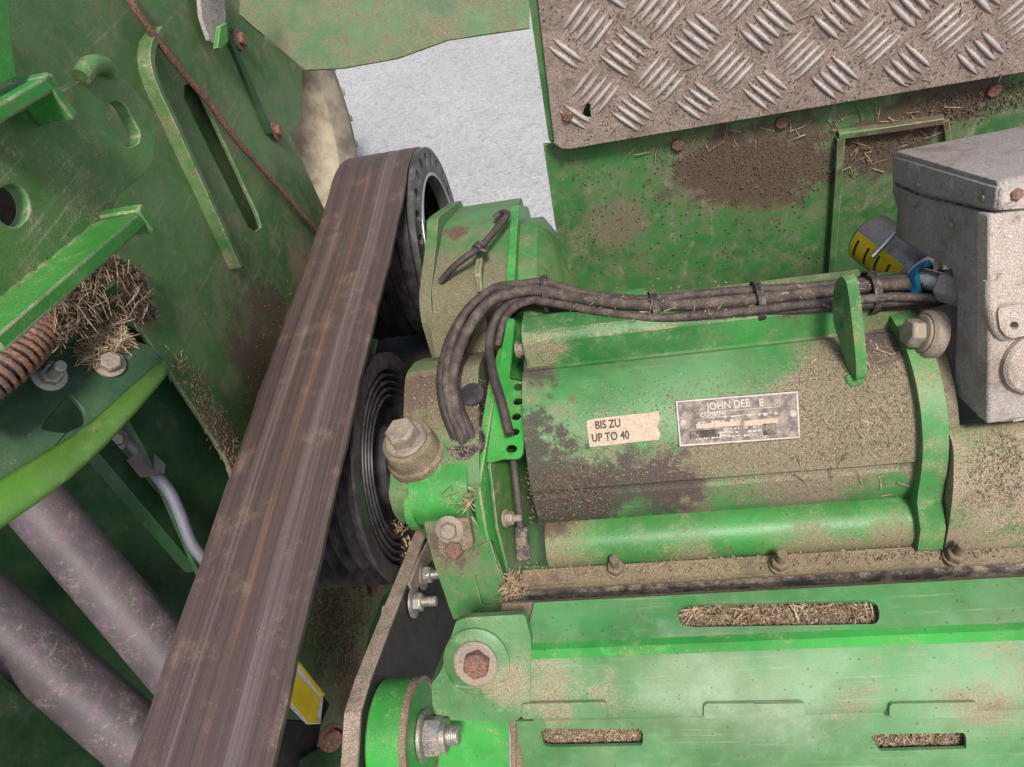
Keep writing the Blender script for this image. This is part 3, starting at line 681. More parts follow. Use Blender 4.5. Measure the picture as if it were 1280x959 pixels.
lathe('web', [(.121, -.405), (.121, -.395), (.05, -.385), (.0005, -.385), (.0005, -.405)], c0, (1, 0, 0), M['pulley'], up_, 64, False)
lathe('hub', [(.058, -.39), (.055, -.34), (.05, -.335), (.0005, -.335)], c0, (1, 0, 0), M['pulley_face'], up_, 48, False)
for k in range(6):
    a1 = 2 * math.pi * k / 6 + .3; bolt(c0 + Vector((-.335, .042 * math.cos(a1), .042 * math.sin(a1))), (1, 0, 0), .0075, M['bolt'], up_, stud=.008)
lp_ = thing('lower_pulley', (-.38, LY, LZ), 'black multi groove pulley under the belt beside the gearbox', 'pulley')
c1 = Vector((0, LY, LZ)); XL = -.318
lathe('grooved_rim', grooved(LR, BX0 - .004, XL, 7, .1352), c1, (1, 0, 0), M['pulley'], lp_, 140, True)
lathe('web', [(.1355, -.39), (.1345, -.3185), (.1325, -.3185), (.129, -.330), (.125, -.3185), (.123, -.3185), (.1195, -.330), (.1155, -.3185), (.1135, -.3185), (.110, -.330), (.106, -.3185), (.104, -.3185), (.1005, -.330), (.0965, -.3185), (.0945, -.3185), (.090, -.332), (.0005, -.332)], c1, (1, 0, 0), M['pulley'], lp_, 96, False)
lathe('hub', [(.06, -.37), (.058, -.316), (.0005, -.312)], c1, (1, 0, 0), M['pulley'], lp_, 48, False)

# ================================================================== UPPER BEARING CASTING
uc = thing('bearing_casting', (-.2, .85, .8), 'dirty green bearing casting carrying the far pulley', 'casting')
xl = -.285
pr = rounded([(.93, 1.046), (.765, 1.056), (.735, 1.035), (.715, .92), (.715, .80), (1.08, .80), (1.08, .98)], .012, 3)
prism('body', pr, xl + .012, -.158, M['upper'], uc, .004)
pr = rounded([(.955, 1.055), (.915, 1.075), (.88, 1.065), (.75, 1.055), (.722, 1.03), (.70, .92), (.70, .80), (1.1, .80), (1.1, .98)], .018, 4)
prism('left_flange', pr, xl - .006, xl + .012, M['upper'], uc, .003)
prism('mid_flange', rounded([(.945, 1.055), (.745, 1.063), (.73, 1.03), (.715, .85), (1.06, .85), (1.06, .97)], .02, 4), -.158, -.146, M['vivid'], uc, .003)
pr = rounded([(.92, 1.040), (.80, 1.046), (.755, 1.03), (.74, .95), (.74, .80), (1.05, .80), (1.02, .98)], .014, 3)
# tapering nose
v, f = [], []; npr = len(pr)
for (x, sc_, dz_) in ((-.147, 1.0, -.004), (-.118, 1.0, -.006), (-.098, .86, -.03), (-.085, .60, -.09), (-.07, .55, -.12)):
    cy_ = .88
    v += [(x, cy_ + (y - cy_) * sc_, z + dz_) for y, z in pr]
for k in range(4):
    for i in range(npr): j = (i + 1) % npr; f.append((k * npr + i, k * npr + j, (k + 1) * npr + j, (k + 1) * npr + i))
f += [tuple(range(npr)), tuple(range(4 * npr, 5 * npr))]
obj('tapered_nose', v, f, M['upper'], uc, smooth=45)
prism('gusset', rounded([(.74, 1.043), (.70, 1.0), (.665, .94), (.66, .85), (.75, .85), (.76, 1.02)], .012), xl + .006, -.195, M['upper'], uc, .004)
prism('top_rib', [(.85, 1.05), (.83, 1.066), (.77, 1.068), (.75, 1.05)], -.205, -.195, M['upper'], uc, .003)
hk = thing('hooked_cable', az(600, 320, 1.08), 'short dusty cable with a hooked end tied across the far green casting', 'cable')
tube('cable', [az(551, 352, 1.06), az(565, 336, 1.075), az(582, 322, 1.085), az(600, 309, 1.085), az(616, 292, 1.082), az(628, 277, 1.078), az(634, 268, 1.075), az(628, 266, 1.066), az(618, 273, 1.060)], .0052, M['cable'], hk, 10, 8)
lathe('tie', [(.0085, -.006), (.0085, .006)], az(598, 310, 1.085), az(616, 292, 1.082) - az(582, 322, 1.085), M['blackplastic'], hk, 14, False)
tube('tie_tail', [az(598, 310, 1.088), az(608, 314, 1.085), az(607, 305, 1.08)], .003, M['blackplastic'], hk, 8, 4)

# ================================================================== GEARBOX
GY, GZ, GR = .555, .945, .125
def cyl(px, py, dr=0):
    r = ray(px, py); o = CAM; R2 = GR + dr
    a = r.y ** 2 + r.z ** 2; b_ = 2 * ((o.y - GY) * r.y + (o.z - GZ) * r.z); c = (o.y - GY) ** 2 + (o.z - GZ) ** 2 - R2 * R2
    d = b_ * b_ - 4 * a * c; t = (-b_ - math.sqrt(max(d, 0))) / (2 * a); return o + r * t
gb = thing('gearbox', (.08, GY, .83), 'long dusty green cast gearbox with nameplate and sticker', 'gearbox')
XR = xat(1150, .44, 1.0); XLG = xat(664, .45, 1.0)
arc = lambda cy_, cz_, r, a0, a1, st: [(cy_ + r * math.cos(R_(a)), cz_ + r * math.sin(R_(a))) for a in range(a0, a1 + (1 if st > 0 else -1), st)]
prof = [(.64, .86), (.655, 1.04), (.64, 1.06), (.590, 1.0625), (.577, 1.0625), (.573, 1.066)]
prof += arc(GY, GZ, GR, 84, 156, 4) + arc(GY, GZ, GR - .0035, 158, 160, 2) + arc(GY, GZ, GR - .001, 162, 182, 4)
prof += [(.4335, .93), (.436, .90), (.45, .85), (.5, .83), (.6, .83)]
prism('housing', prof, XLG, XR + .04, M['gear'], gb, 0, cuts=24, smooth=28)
prism('upper_rail', [(.648, 1.055), (.645, 1.092), (.63, 1.102), (.600, 1.105), (.590, 1.099), (.583, 1.068), (.580, 1.055)], XLG + .004, XR + .02, M['rib'], gb, .003, cuts=24)
prism('lower_rib', arc(.420, .904, .032, 70, 240, 10) + [(.44, .85), (.46, .93)], XLG + .006, XR + .05, M['rib'], gb, 0, cuts=24, smooth=40)
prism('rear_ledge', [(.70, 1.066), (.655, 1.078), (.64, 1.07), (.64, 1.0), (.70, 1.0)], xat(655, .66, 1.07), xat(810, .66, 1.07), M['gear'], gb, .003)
# right hand end: lip and dusty extension
LIP = plane3(az(1170, 400, 1.102), az(1182, 500, 1.068), az(1152, 655, .968))
cpr = [(.62, 1.06)] + [(GY + (GR + .013) * math.cos(R_(a)), GZ + (GR + .013) * math.sin(R_(a))) for a in range(72, 172, 5)] + [(.412, .955), (.388, .936), (.378, .908), (.392, .868), (.5, .85), (.62, .88)]
prism('end_collar', cpr, XR - .002, XR + .024, M['eye'], gb, .006, 3, smooth=40)
XE = XR + .02
pr = rounded([(.462, 1.030), (.436, 1.026), (.408, .985), (.388, .94), (.376, .90), (.40, .865), (.5, .865), (.48, 1.0)], .012, 4)
prism('end_housing', pr, XE + .006, XE + .36, M['geardust'], gb, .002)
# bolt boss on the lip
v_ = LIP.n; bc = LIP.off(.004).hit(1162, 418)
lathe('boss', [(.026, -.006), (.026, .006), (.023, .009), (.0005, .009)], bc, LIP.n, M['bolt_dusty'], gb, 40, False)
bolt(bc + LIP.n * .009, LIP.n, .0165, M['bolt_dusty'], gb, washer=1.25, head=.85)
# lifting eye
EP = plane3(az(1050, 352, 1.135), az(1060, 420, 1.09), az(1072, 472, 1.052))
ex = xat(1072, .50, 1.06)
ra = R_(14); EPL = Plane((ex, .50, 1.06), (-math.cos(ra), -math.sin(ra), 0))
plate('lifting_eye', rounded([(1052, 344), (1058, 352), (1062, 375), (1066, 410), (1070, 450), (1071, 476), (1060, 478), (1057, 452), (1049, 428), (1042, 405), (1040, 378), (1044, 352)], 4), EPL, .012, M['eye'], gb,
      holes=[oval(1049, 387, 5.2, 21, -4)], bevel=.002)
def weld(pts, r, parent, mat):
    c = catmull(pts, 10); v, f = tube_mesh(c, lambda u: r * (1 + .22 * math.sin(u * len(c) * 1.9) + random.uniform(-.08, .08)), 8); obj('weld_bead', v, f, mat, parent, smooth=70)
weld([cyl(1059, 470), cyl(1064, 479), cyl(1074, 476), cyl(1078, 462)], .004, gb, M['eye'])
weld([BRP.hit(120, 285), BRP.hit(60, 333), BRP.hit(0, 380), BRP.hit(-50, 420)], .004, br, M['bracket'])
# nameplate + sticker
def on_body(px, py):
    p = cyl(px, py); return p, Vector((0, p.y - GY, p.z - GZ)).normalized()
def textmesh(name, s, size, pos, xd, yd, mat, parent, ext=.0003, align='LEFT', sx=1.0):
    cu = bpy.data.curves.new(name, 'FONT'); cu.body = s; cu.size = size; cu.extrude = ext; cu.offset = size * .022; cu.align_x = align; cu.resolution_u = 3
    to_ = bpy.data.objects.new(name, cu); col.objects.link(to_); dg = bpy.context.evaluated_depsgraph_get(); dg.update()
    me = bpy.data.meshes.new_from_object(to_.evaluated_get(dg)); bpy.data.objects.remove(to_); bpy.data.curves.remove(cu)
    me.name = name; zd = xd.cross(yd).normalized(); mm = Matrix((xd * sx, yd, zd)).transposed().to_4x4(); me.transform(mm)
    me.materials.clear(); me.materials.append(mat)
    o = bpy.data.objects.new(name, me); link(o, parent); o.location = pos - wloc(parent); return o
pc, pn_ = on_body(922, 524); X_ = Vector((1, 0, 0)); Yd = pn_.cross(X_).normalized()
NPP = Plane(pc + pn_ * .0012, pn_)
qn = [(844, 501), (998, 488), (1001, 548), (849, 559)]
npl = plate('nameplate', qn, NPP, .003, M['nameplate'], gb, rnd=4, bevel=.0004); npl['label'] = 'riveted dark nameplate with worn silver lettering'
def inset(q, d):
    cxx = sum(p[0] for p in q) / 4; cyy = sum(p[1] for p in q) / 4
    return [(cxx + (x - cxx) * (1 - d / 77), cyy + (y - cyy) * (1 - d / 29)) for x, y in q]
plate('border', inset(qn, .8), NPP.off(.0005), .0007, M['silver'], npl, holes=[inset(qn, 2.6)], bevel=0)
for p in ((854, 529), (991, 517)): lathe('rivet', [(.0042, 0), (.0038, .0014), (.0022, .0023), (.0003, .0025)], NPP.hit(*p), pn_, M['silver'], npl, 18, False)
k_ = (NPP.hit(900, 520) - NPP.hit(890, 521)).length / 10
tx = lambda s, px, py, h, sx=1.0: textmesh('lettering', s, h * k_ * 1.35, NPP.off(.0006).hit(px, py), X_, Yd, M['silver'], npl, sx=sx)
tx('JOHN DEE', 884, 513, 10, .86); tx('E', 949, 508, 10, .9)
for (x0, x1, y, h) in ((880, 976, 515.5, .7), (878, 965, 522.5, .7)):
    sl_ = -.079
    plate('rule', [(x0, y), (x1, y + (x1 - x0) * sl_), (x1, y + h + (x1 - x0) * sl_), (x0, y + h)], NPP.off(.0006), .0006, M['silver'], npl, bevel=0)
tx('COMBINE', 875, 521.5, 5.6)
random.seed(21)
for (x0, x1, y, h) in ((870, 925, 530, 6), (930, 972, 526, 7)):
    plate('data_field', [(x0, y), (x1, y + (x1 - x0) * -.079), (x1 + .5, y + h + (x1 - x0) * -.079), (x0 + .5, y + h)], NPP.off(.0005), .0006, M['label'], npl, bevel=0)
for (x0, x1, y, h) in ((862, 898, 539, 10), (953, 970, 530, 14)):
    plate('dark_field', [(x0, y), (x1, y + (x1 - x0) * -.079), (x1 + 1, y + h + (x1 - x0) * -.079), (x0 + 1, y + h)], NPP.off(.0005), .0006, M['rubber'], npl, bevel=0)
for (x0, x1, y) in ((898, 914, 540), (900, 913, 544)):
    plate('rule', [(x0, y), (x1, y - 1.2), (x1, y + .4), (x0, y + 1.6)], NPP.off(.0006), .0006, M['silver'], npl, bevel=0)
fp = []
for row, (x0, x1, y) in enumerate(((906, 972, 521), (868, 925, 528), (900, 948, 541), (870, 948, 548), (905, 946, 536))):
    x = x0
    while x < x1:
        wd = random.uniform(1.2, 5.5); yy = y - (x - x0) * .079
        if random.random() < .72:
            hh = random.uniform(1.2, 2.6); fp.append(slab([[NPP.off(.0006).hit(*p) for p in ((x, yy), (x + wd, yy - wd * .079), (x + wd, yy + hh - wd * .079), (x, yy + hh))]], pn_, .0006))
        x += wd + random.uniform(.8, 2.5)
v, f = merge(fp); obj('fine_print', v, f, M['silver'], npl, smooth=0)
ps, psn = on_body(780, 537); Yd2 = psn.cross(X_).normalized(); STP = Plane(ps + psn * .0009, psn)
stk = plate('paper_sticker', [(733, 526), (745, 523), (790, 518), (812, 516), (823, 514), (825, 524), (821, 534), (826, 541), (824, 550), (800, 552), (770, 556), (737, 559), (735, 545)], STP, .0016, M['label'], gb, bevel=.0003); stk['label'] = 'torn beige sticker with dark capital letters'
k2 = (STP.hit(790, 537) - STP.hit(780, 538)).length / 10
for s, px, py in (('BIS ZU', 744, 536.5), ('UP TO 40', 740, 552.5)):
    textmesh('lettering', s, 14.5 * k2, STP.off(.0003).hit(px, py), X_, Yd2, M['ink'], stk, .0002, sx=.78)
for p, r in (((963, 592), .0042), ((1188, 650), .0075)):
    o = lathe('pebble', [(.0003, -.2 * r), (r * .7, -.1 * r), (r, .35 * r), (r * .75, .85 * r), (.0003, 1.05 * r)], az(*p, .975) if r < .005 else az(*p, .935), (.1, -.6, .8), M['white'], None, 14, False, 60, loc=az(*p, .98))
    tag(o, 'small white pebble on the dusty gearbox side' if r < .005 else 'larger white pebble on the gearbox end above the rail', 'pebble')
# studs with nuts along the lower rail
RY, RZ = .352, .897
rl = thing('bolted_rail', (.1, .35, .88), 'long dirty steel rail with three studs below the gearbox', 'rail')
x0, x1 = xat(652, .35, .9), xat(1330, .35, .9)
ptop = az(900, 697, .902); pmid = az(900, 717, .898); pbot = az(900, 724, .892)
prism('rail', [(ptop.y, ptop.z), (pmid.y, pmid.z), (pmid.y - .004, pmid.z - .006), (pmid.y - .002, .86), (ptop.y, .86)], x0, x1, M['cast_dust'], rl, .0015, cuts=6)
pa = az(900, 722, .889); pb = az(900, 733, .880)
prism('rubber_seal', [(pmid.y - .003, .889), (pa.y, .890), (pb.y, .884), (pb.y - .002, .86), (pmid.y - .003, .86)], x0 + .004, x1, M['rubber'], rl, .003, cuts=6)
for px, py in ((770, 712), (974, 706), (1193, 696)):
    c = az(px, py, .902); bolt(c, (0, -.05, 1), .0105, M['cast_dust'], rl, 'stud', washer=1.15, head=1.0, stud=.020)
# inner dark sill between gearbox and rail
prism('sill', [(.40, .885), (.37, .885), (.365, .86), (.40, .86)], x0, x1, M['gear'], rl, .001)

# ================================================================== GEARBOX LEFT FLANGE
fl = thing('end_flange_casting', (-.25, .58, .8), 'dirty green end flange casting between the pulleys and the gearbox', 'casting')
pr = rounded([(.66, 1.015), (.622, 1.036), (.60, 1.036), (.50, 1.006), (.462, .988), (.452, .955), (.455, .80), (.70, .80), (.70, .98)], .006, 3)
prism('block', pr, -.298, -.196, M['flange'], fl, .003)
pr = rounded([(.545, 1.000), (.50, .998), (.458, .985), (.447, .962), (.448, .93), (.47, .915), (.55, .915)], .008, 4)
prism('lug', pr, -.3165, -.293, M['flange'], fl, .003)
prism('front_boss', rounded([(.52, 1.006), (.462, .996), (.438, .975), (.440, .935), (.455, .925), (.52, .93)], .014, 5), -.288, -.212, M['vivid'], fl, .004)
prism('front_boss_step', rounded([(.50, .985), (.462, .984), (.434, .965), (.435, .930), (.47, .922)], .010, 4), -.2985, -.287, M['vivid'], fl, .003)
FPL = plane3(az(622, 472, 1.035), az(599, 612, .985), az(636, 770, .83))
if FPL.n.x < 0: FPL.n = -FPL.n
plate('flange_plate', [(650, 385), (640, 410), (622, 472), (601, 600), (600, 616), (608, 665), (640, 772), (735, 790), (760, 600), (740, 400)], FPL, .013, M['vivid'], fl, bevel=.002)
FP2 = plane3(az(628, 476, 1.036), az(613, 600, .99), az(646, 745, .85))
if FP2.n.x < 0: FP2.n = -FP2.n
plate('shim_plate', [(640, 470), (629, 480), (613, 585), (616, 605), (622, 660), (644, 748), (720, 760), (740, 500)], FP2, .004, M['bracket'], fl, bevel=.001)
HBP = plane3(az(621, 474, 1.046), az(658, 482, 1.052), az(625, 574, 1.010))
hbk = thing('five_hole_bracket', HBP.hit(640, 520), 'bright green tab bracket with a row of five holes by the gearbox', 'bracket')
plate('tab', rounded([(622, 470), (634, 398), (643, 398), (636, 474), (661, 479), (653, 567), (648, 574), (627, 574), (615, 578), (608, 578)], 3), HBP, .004, M['vivid'], hbk,
      holes=[oval(648, 484, 6.5, 4.3, 0), oval(647, 502, 6.5, 4.3, -8), oval(645, 521, 6.5, 4.3, -8), oval(643, 540, 6.5, 4.3, -8), oval(639, 561, 7.5, 5.2, 0)], bevel=.0007)
# plug with hex head
pg = thing('hex_plug', az(520, 575, 1.0), 'dusty pale round plug with a hex head on the end flange', 'plug')
ax_ = Vector((-.06, -.02, 1)).normalized(); pc0 = az(519, 567, 1.004)
lathe('base', [(.040, -.03), (.039, .002), (.0355, .006), (.0335, .028), (.032, .031), (.0005, .031)], pc0, ax_, M['cast_dust'], pg, 48, False, bevel=.001)
lathe('washer', [(.0275, .030), (.0275, .035), (.025, .038), (.0005, .038)], pc0, ax_, M['bolt_dusty'], pg, 40, False)
v, f = hexm(.0208, .037, .056, pc0, ax_, .35); obj('hex_head', v, f, M['bolt_dusty'], pg, bevel=.0015)
fs = az(588, 492, 1.03)
lathe('cable_port', [(.016, -.02), (.016, .0012), (.012, .0015), (.0005, .0005)], az(590, 493, 1.031), Vector((0, -.25, 1)), M['pulley'], fl, 28, False)
lathe('cable_entry', [(.028, -.01), (.028, .004), (.024, .007), (.0005, .007)], az(581, 553, 1.004), Vector((0, -.28, 1)), M['blackplastic'], fl, 32, False)
# lower bracket under the boss with its two bolts
lw = thing('lower_flange_bracket', az(570, 700, .9), 'dark greasy bracket with rusty bolts below the end flange', 'bracket')
LWP = plane3(az(550, 655, .945), az(600, 655, .945), az(575, 760, .86))
plate('plate', [(528, 648), (590, 645), (615, 680), (648, 775), (566, 775), (540, 700)], LWP, .012, M['flange'], lw, bevel=.002)
plate('pad', [(548, 650), (586, 647), (592, 682), (560, 698), (548, 690)], LWP.off(.010), .010, M['cast_dust'], lw, rnd=4, bevel=.002)
bolt(LWP.off(.010).hit(562, 662), LWP.n, .0115, M['bolt_dusty'], lw, washer=1.6)
bolt(LWP.off(.010).hit(568, 687), LWP.n, .0125, M['rust'], lw, washer=0, head=.5)
plate('slotted_leg', [(586, 700), (596, 684), (613, 676), (641, 772), (575, 776), (570, 730)], LWP.off(.004), .006, M['flange'], lw, holes=[rounded([(592, 718), (606, 718), (615, 757), (603, 757)], 4)], bevel=.001)
# ================================================================== CABLE BUNDLE
cb = thing('cable_bundle', az(800, 388, 1.09), 'bundle of dusty black cables running along the back of the gearbox', 'cable bundle')
base = [(1215, 360, 1.10), (1165, 364, 1.10), (1100, 367, 1.10), (1000, 376, 1.098), (900, 384, 1.098), (820, 390, 1.096), (760, 387, 1.095), (715, 378, 1.095), (680, 370, 1.095)]
def cable(offs, tail, r, mat):
    pts = []
    for k, (px, py, z) in enumerate(base):
        p = az(px, py, z); wv = .0018 * math.sin(k * 1.7 + offs[0] * 900)
        pts.append(p + Vector((0, offs[0] * 1.12 + wv, offs[1] * 1.12 + wv * .6)))
    pts += [az(*q) for q in tail]
    return tube('cable', pts, r * 1.06, mat, cb, 14, 7)
cable((.012, .004), [(650, 358, 1.105), (615, 364, 1.095), (585, 388, 1.075), (563, 425, 1.062), (552, 470, 1.052), (556, 510, 1.035), (569, 545, 1.012), (574, 562, .985)], .0068, M['cable'])
cable((-.002, .011), [(655, 364, 1.105), (622, 372, 1.10), (595, 396, 1.085), (576, 432, 1.068), (566, 470, 1.055), (569, 512, 1.037), (581, 546, 1.012), (585, 562, .985)], .0072, M['cable_dust'])
cable((-.013, .002), [(662, 372, 1.095), (640, 378, 1.09), (622, 395, 1.075), (612, 425, 1.062), (615, 462, 1.058), (626, 500, 1.053), (637, 543, 1.04)], .0058, M['cable'])
cable((.002, -.006), [(658, 362, 1.085), (630, 366, 1.08), (600, 386, 1.06), (584, 420, 1.05), (570, 470, 1.04), (574, 510, 1.03), (590, 546, 1.008), (594, 562, .985)], .007, M['cable'])
cable((.008, .012), [(652, 355, 1.11), (618, 360, 1.10), (588, 384, 1.082), (568, 420, 1.068), (558, 468, 1.058), (562, 508, 1.042), (576, 546, 1.018), (580, 562, .985)], .0052, M['cable_dust'])
cable((-.017, .009), [(664, 376, 1.10), (644, 384, 1.09), (630, 402, 1.07), (622, 432, 1.05)], .0048, M['cable_dust'])
cable((-.006, -.010), [(660, 378, 1.07), (640, 392, 1.05), (630, 420, 1.02)], .0065, M['cable'])
cable((.017, -.006), [(655, 366, 1.08), (640, 372, 1.06), (630, 385, 1.02)], .0068, M['cable'])
def ring(p0, d, r, w_=.004, name='cable_tie'):
    lathe(name, [(r, -w_), (r + .002, -w_), (r + .002, w_), (r, w_)], p0, d, M['blackplastic'], cb, 24, True)
for px, py, z in ((683, 370, 1.095), (818, 390, 1.096), (947, 380, 1.098), (1088, 368, 1.10)):
    ring(az(px, py, z) + Vector((0, .002, .001)), (1, .06, 0), .0232)
sw = thing('sensor_lead', az(645, 600, 1.0), 'thin grey sensor lead dropping from the holed tab to a plug', 'sensor')
tube('lead', [az(642, 575, 1.0), az(646, 610, .985), az(649, 640, .965), az(651, 662, .95)], .0048, M['cable'], sw, 12, 5)
PLP = Plane(az(652, 680, .945), (.2, -.6, .75))
plate('plug_body', [(643, 660), (659, 658), (664, 700), (646, 704)], PLP, .016, M['blackplastic'], sw, bevel=.002)
plate('plug_label', [(646, 672), (657, 671), (658, 682), (647, 683)], PLP.off(.002), .003, M['cast_dust'], sw, bevel=.0006)
for p, z in (((632, 648), .965), ((648, 437), 1.07)):
    c = az(p[0], p[1], z); bolt(c, (1, -.15, .15), .0085, M['bolt_dusty'], fl, washer=1.3, head=1.1, stud=.010)

# ================================================================== TENSION ARM WITH PIVOT
ar = thing('tension_arm', (-.31, .3, .9), 'dark flat steel tension arm slanting down from the end flange', 'arm')
ARP = PX(-.300)
ao = [(537, 655), (549, 668), (562, 700), (577, 745), (577, 775), (560, 803), (540, 850), (530, 960), (530, 1060), (440, 1060), (447, 960), (451, 890), (463, 850), (478, 810), (500, 752), (520, 700)]
plate('arm_plate', ao, ARP, .0165, M['arm'], ar, bevel=.0015)
# dusty top edge strip of the arm, its catch of light put into the colour
es = [(537, 655), (520, 700), (500, 752), (478, 810), (463, 850), (451, 890), (447, 960), (443, 1040)]
v, f = [], []
for p in es:
    q = ARP.hit(*p); e = Vector((0, -.35, .93)) * .0024
    v += [q + e + Vector((.0005, 0, 0)), q + e + Vector((-.017, 0, 0)), q - e + Vector((-.017, 0, 0)), q - e + Vector((.0005, 0, 0))]
for i in range(len(es) - 1):
    for k in range(4): j = (k + 1) % 4; f.append((4 * i + k, 4 * i + j, 4 * i + 4 + j, 4 * i + 4 + k))
f += [(0, 1, 2, 3), tuple(4 * (len(es) - 1) + k for k in range(4))]
obj('lit_edge', v, f, M['arm_edge'], ar, bevel=.0006)
plate('doubler', [(541, 668), (524, 700), (512, 730), (520, 745), (530, 715), (548, 690)], ARP.off(.004), .004, M['arm_edge'], ar)
for p, st in (((529, 719), .012), ((517, 753), .018)):
    bolt(ARP.off(.003).hit(*p), (1, 0, 0), .012, M['bolt'], ar, washer=1.6, head=.85, stud=st)
for p in ((500, 742), (489, 765)):
    bolt(ARP.off(-.017).hit(*p) , (-1, 0, 0), .011, M['bolt_dusty'], ar, washer=1.5, head=.7)
pv = thing('pivot_boss', (-.26, .2, .9), 'round green pivot boss with a large silver nut, bottom centre', 'pivot')
pc_ = ax(528, 920, -.256); PR = .058
lathe('collar', [(PR - .004, -.043), (PR, -.040), (PR, -.004), (PR - .003, 0), (.0005, 0)], pc_, (1, 0, 0), M['vivid'], pv, 64, False)
lathe('rim_edge', [(PR - .004, -.006), (PR + .0012, -.006), (PR + .0012, .0015), (PR - .004, .0015)], pc_, (1, 0, 0), M['cast_dust'], pv, 64, True)
nb_ = pc_ + Vector((.001, 0, 0))
lathe('washer', [(.026, 0), (.026, .004), (.0005, .004)], nb_, (1, 0, 0), M['bolt'], pv, 36, False)
v, f = merge([hexm(.0205, .004, .022, nb_, (1, 0, 0), .2), lathe_mesh([(.0165, .021), (.0165, .027), (.0005, .027)], nb_, (1, 0, 0), 28, False), lathe_mesh(stud_prof(.0105, .026, .040, .0024), nb_, (1, 0, 0), 20, False)])
obj('nut', v, f, M['bolt'], pv, bevel=.0008)

# ================================================================== FRONT COVER
cvr = thing('front_cover', (.1, .25, .85), 'scuffed bright green guard cover with slots along the bottom', 'cover')
PT = lambda py, z: (lambda p: (p.y, p.z))(az(900, py, z))
q = [PT(741, .966), PT(794, .9725), PT(803, .9755), PT(815, .967), PT(884, .928), PT(890, .924), PT(896, .914), PT(965, .858), PT(1080, .77)]
back = [(y + .005, z - .005) for y, z in q]; back[0] = (q[0][0], q[0][1] - .006)
cx0 = xat(655, q[2][0], q[2][1]); cx1 = xat(1340, q[2][0], q[2][1])
def seg_plane(i, j):
    a, b_ = q[i], q[j]; d = Vector((0, b_[0] - a[0], b_[1] - a[1])); n_ = Vector((1, 0, 0)).cross(d).normalized()
    if n_.z < 0: n_ = -n_
    return Plane((0, a[0], a[1]), n_)
S1, S2, S3 = seg_plane(0, 1), seg_plane(3, 4), seg_plane(6, 7)
th_ = .004
xs = 1345
def band(name, i, j, outline, holes, mat='cover'): return plate(name, outline, seg_plane(i, j), th_, M[mat], cvr, holes=holes, bevel=0)
def edgepx(i, px): x = xat(px, *q[i]); return proj((x, *q[i]))
def E_(i, x): return proj((x, *q[i]))
xl_ = cx0; xt = xat(668, *q[0])
h1 = rounded([(846, 768), (852, 757), (868, 755), (1085, 750), (1097, 755), (1100, 770), (1096, 780), (870, 784), (852, 782)], 5)
band('top_strip', 0, 1, [E_(0, xt), E_(0, cx1), E_(1, cx1), E_(1, xl_)], [h1])
# bent edges between the flat strips
def bend(name, i0, i1):
    vv, ff = [], []
    for i in range(i0, i1 + 1):
        n_ = Vector((0, 0, 0))
        for a, b_ in ((i - 1, i), (i, i + 1)):
            if 0 <= a and b_ < len(q): n_ += seg_plane(a, b_).n
        n_.normalize()
        for x in (xl_, cx1): p = Vector((x, *q[i])); vv += [p, p - n_ * th_]
    for k in range(i1 - i0):
        b0 = 4 * k; ff += [(b0, b0 + 2, b0 + 6, b0 + 4), (b0 + 1, b0 + 5, b0 + 7, b0 + 3), (b0, b0 + 4, b0 + 5, b0 + 1), (b0 + 2, b0 + 3, b0 + 7, b0 + 6)]
    return obj(name, vv, ff, M['vivid'] if i0 == 1 else M['cover'], cvr, smooth=70)  # upper bend coloured brighter as a painted crease highlight
bend('upper_bend', 1, 3)
band('slope', 3, 4, [E_(3, xl_), E_(3, cx1), E_(4, cx1), E_(4, xl_)], [])
bend('lower_bend', 4, 6)
h2 = rounded([(676, 914), (682, 911), (800, 911), (804, 918), (803, 932), (690, 934), (680, 932)], 3)
h3 = rounded([(1088, 921), (1094, 918), (1205, 916), (1208, 922), (1208, 936), (1100, 939)], 3)
xv = xat(645, *q[6])
band('front_strip', 6, 7, [E_(6, xv), E_(6, cx1), E_(7, cx1), E_(7, xv)], [h2, h3])
band('front_skirt', 7, 8, [E_(7, xv), E_(7, cx1), E_(8, cx1), E_(8, xv)], [])
prism('lining', [(y + .006, z - .013) for y, z in q] + [(y + .010, z - .017) for y, z in q[::-1]], xat(643, *q[7]), cx1, M['cast_dust'], cvr)
# raised tabs along the lower bend
TB = Plane((0, q[5][0], q[5][1]), (0, -.75, .66))
for x0_, x1_ in ((652, 758), (880, 1006), (1112, 1222)):
    plate('raised_tab', rounded([(x0_, 880), (x1_, 878), (x1_ + 2, 897), (x0_, 899)], 5), TB.off(.0045), .006, M['cover'], cvr, bevel=.003, seg=3)
# mounting ear at the left end
EPX = S2.off(.0025)
plate('mounting_ear', [(570, 776), (584, 772), (656, 768), (664, 800), (662, 888), (650, 897), (642, 903), (548, 900), (541, 885), (539, 855), (552, 838), (563, 800)], EPX, .012, M['cover'], cvr, rnd=5, bevel=.004, seg=3)
plate('end_sheet', [(540, 895), (636, 898), (637, 1040), (545, 1040)], S3.off(-.012), .004, M['vivid'], cvr)
plate('seam_strip', [(638, 893), (645, 893), (645, 1040), (639, 1040)], S3.off(-.009), .004, M['cast_dust'], cvr)
en = EPX.n; bc = EPX.off(.0005).hit(596, 826)
lathe('bolt_seat', [(.036, 0), (.036, .003), (.031, .0055), (.0005, .0055)], bc, en, M['cover'], cvr, 48, False)
lathe('washer', [(.024, .005), (.024, .008), (.022, .0095), (.0005, .0095)], bc, en, M['bolt_dusty'], cvr, 40, False)
v, f = hexm(.0145, .009, .024, bc + Vector((.003, .003, 0)), en, .4); obj('bolt_head', v, f, M['rust'], cvr, bevel=.0012)

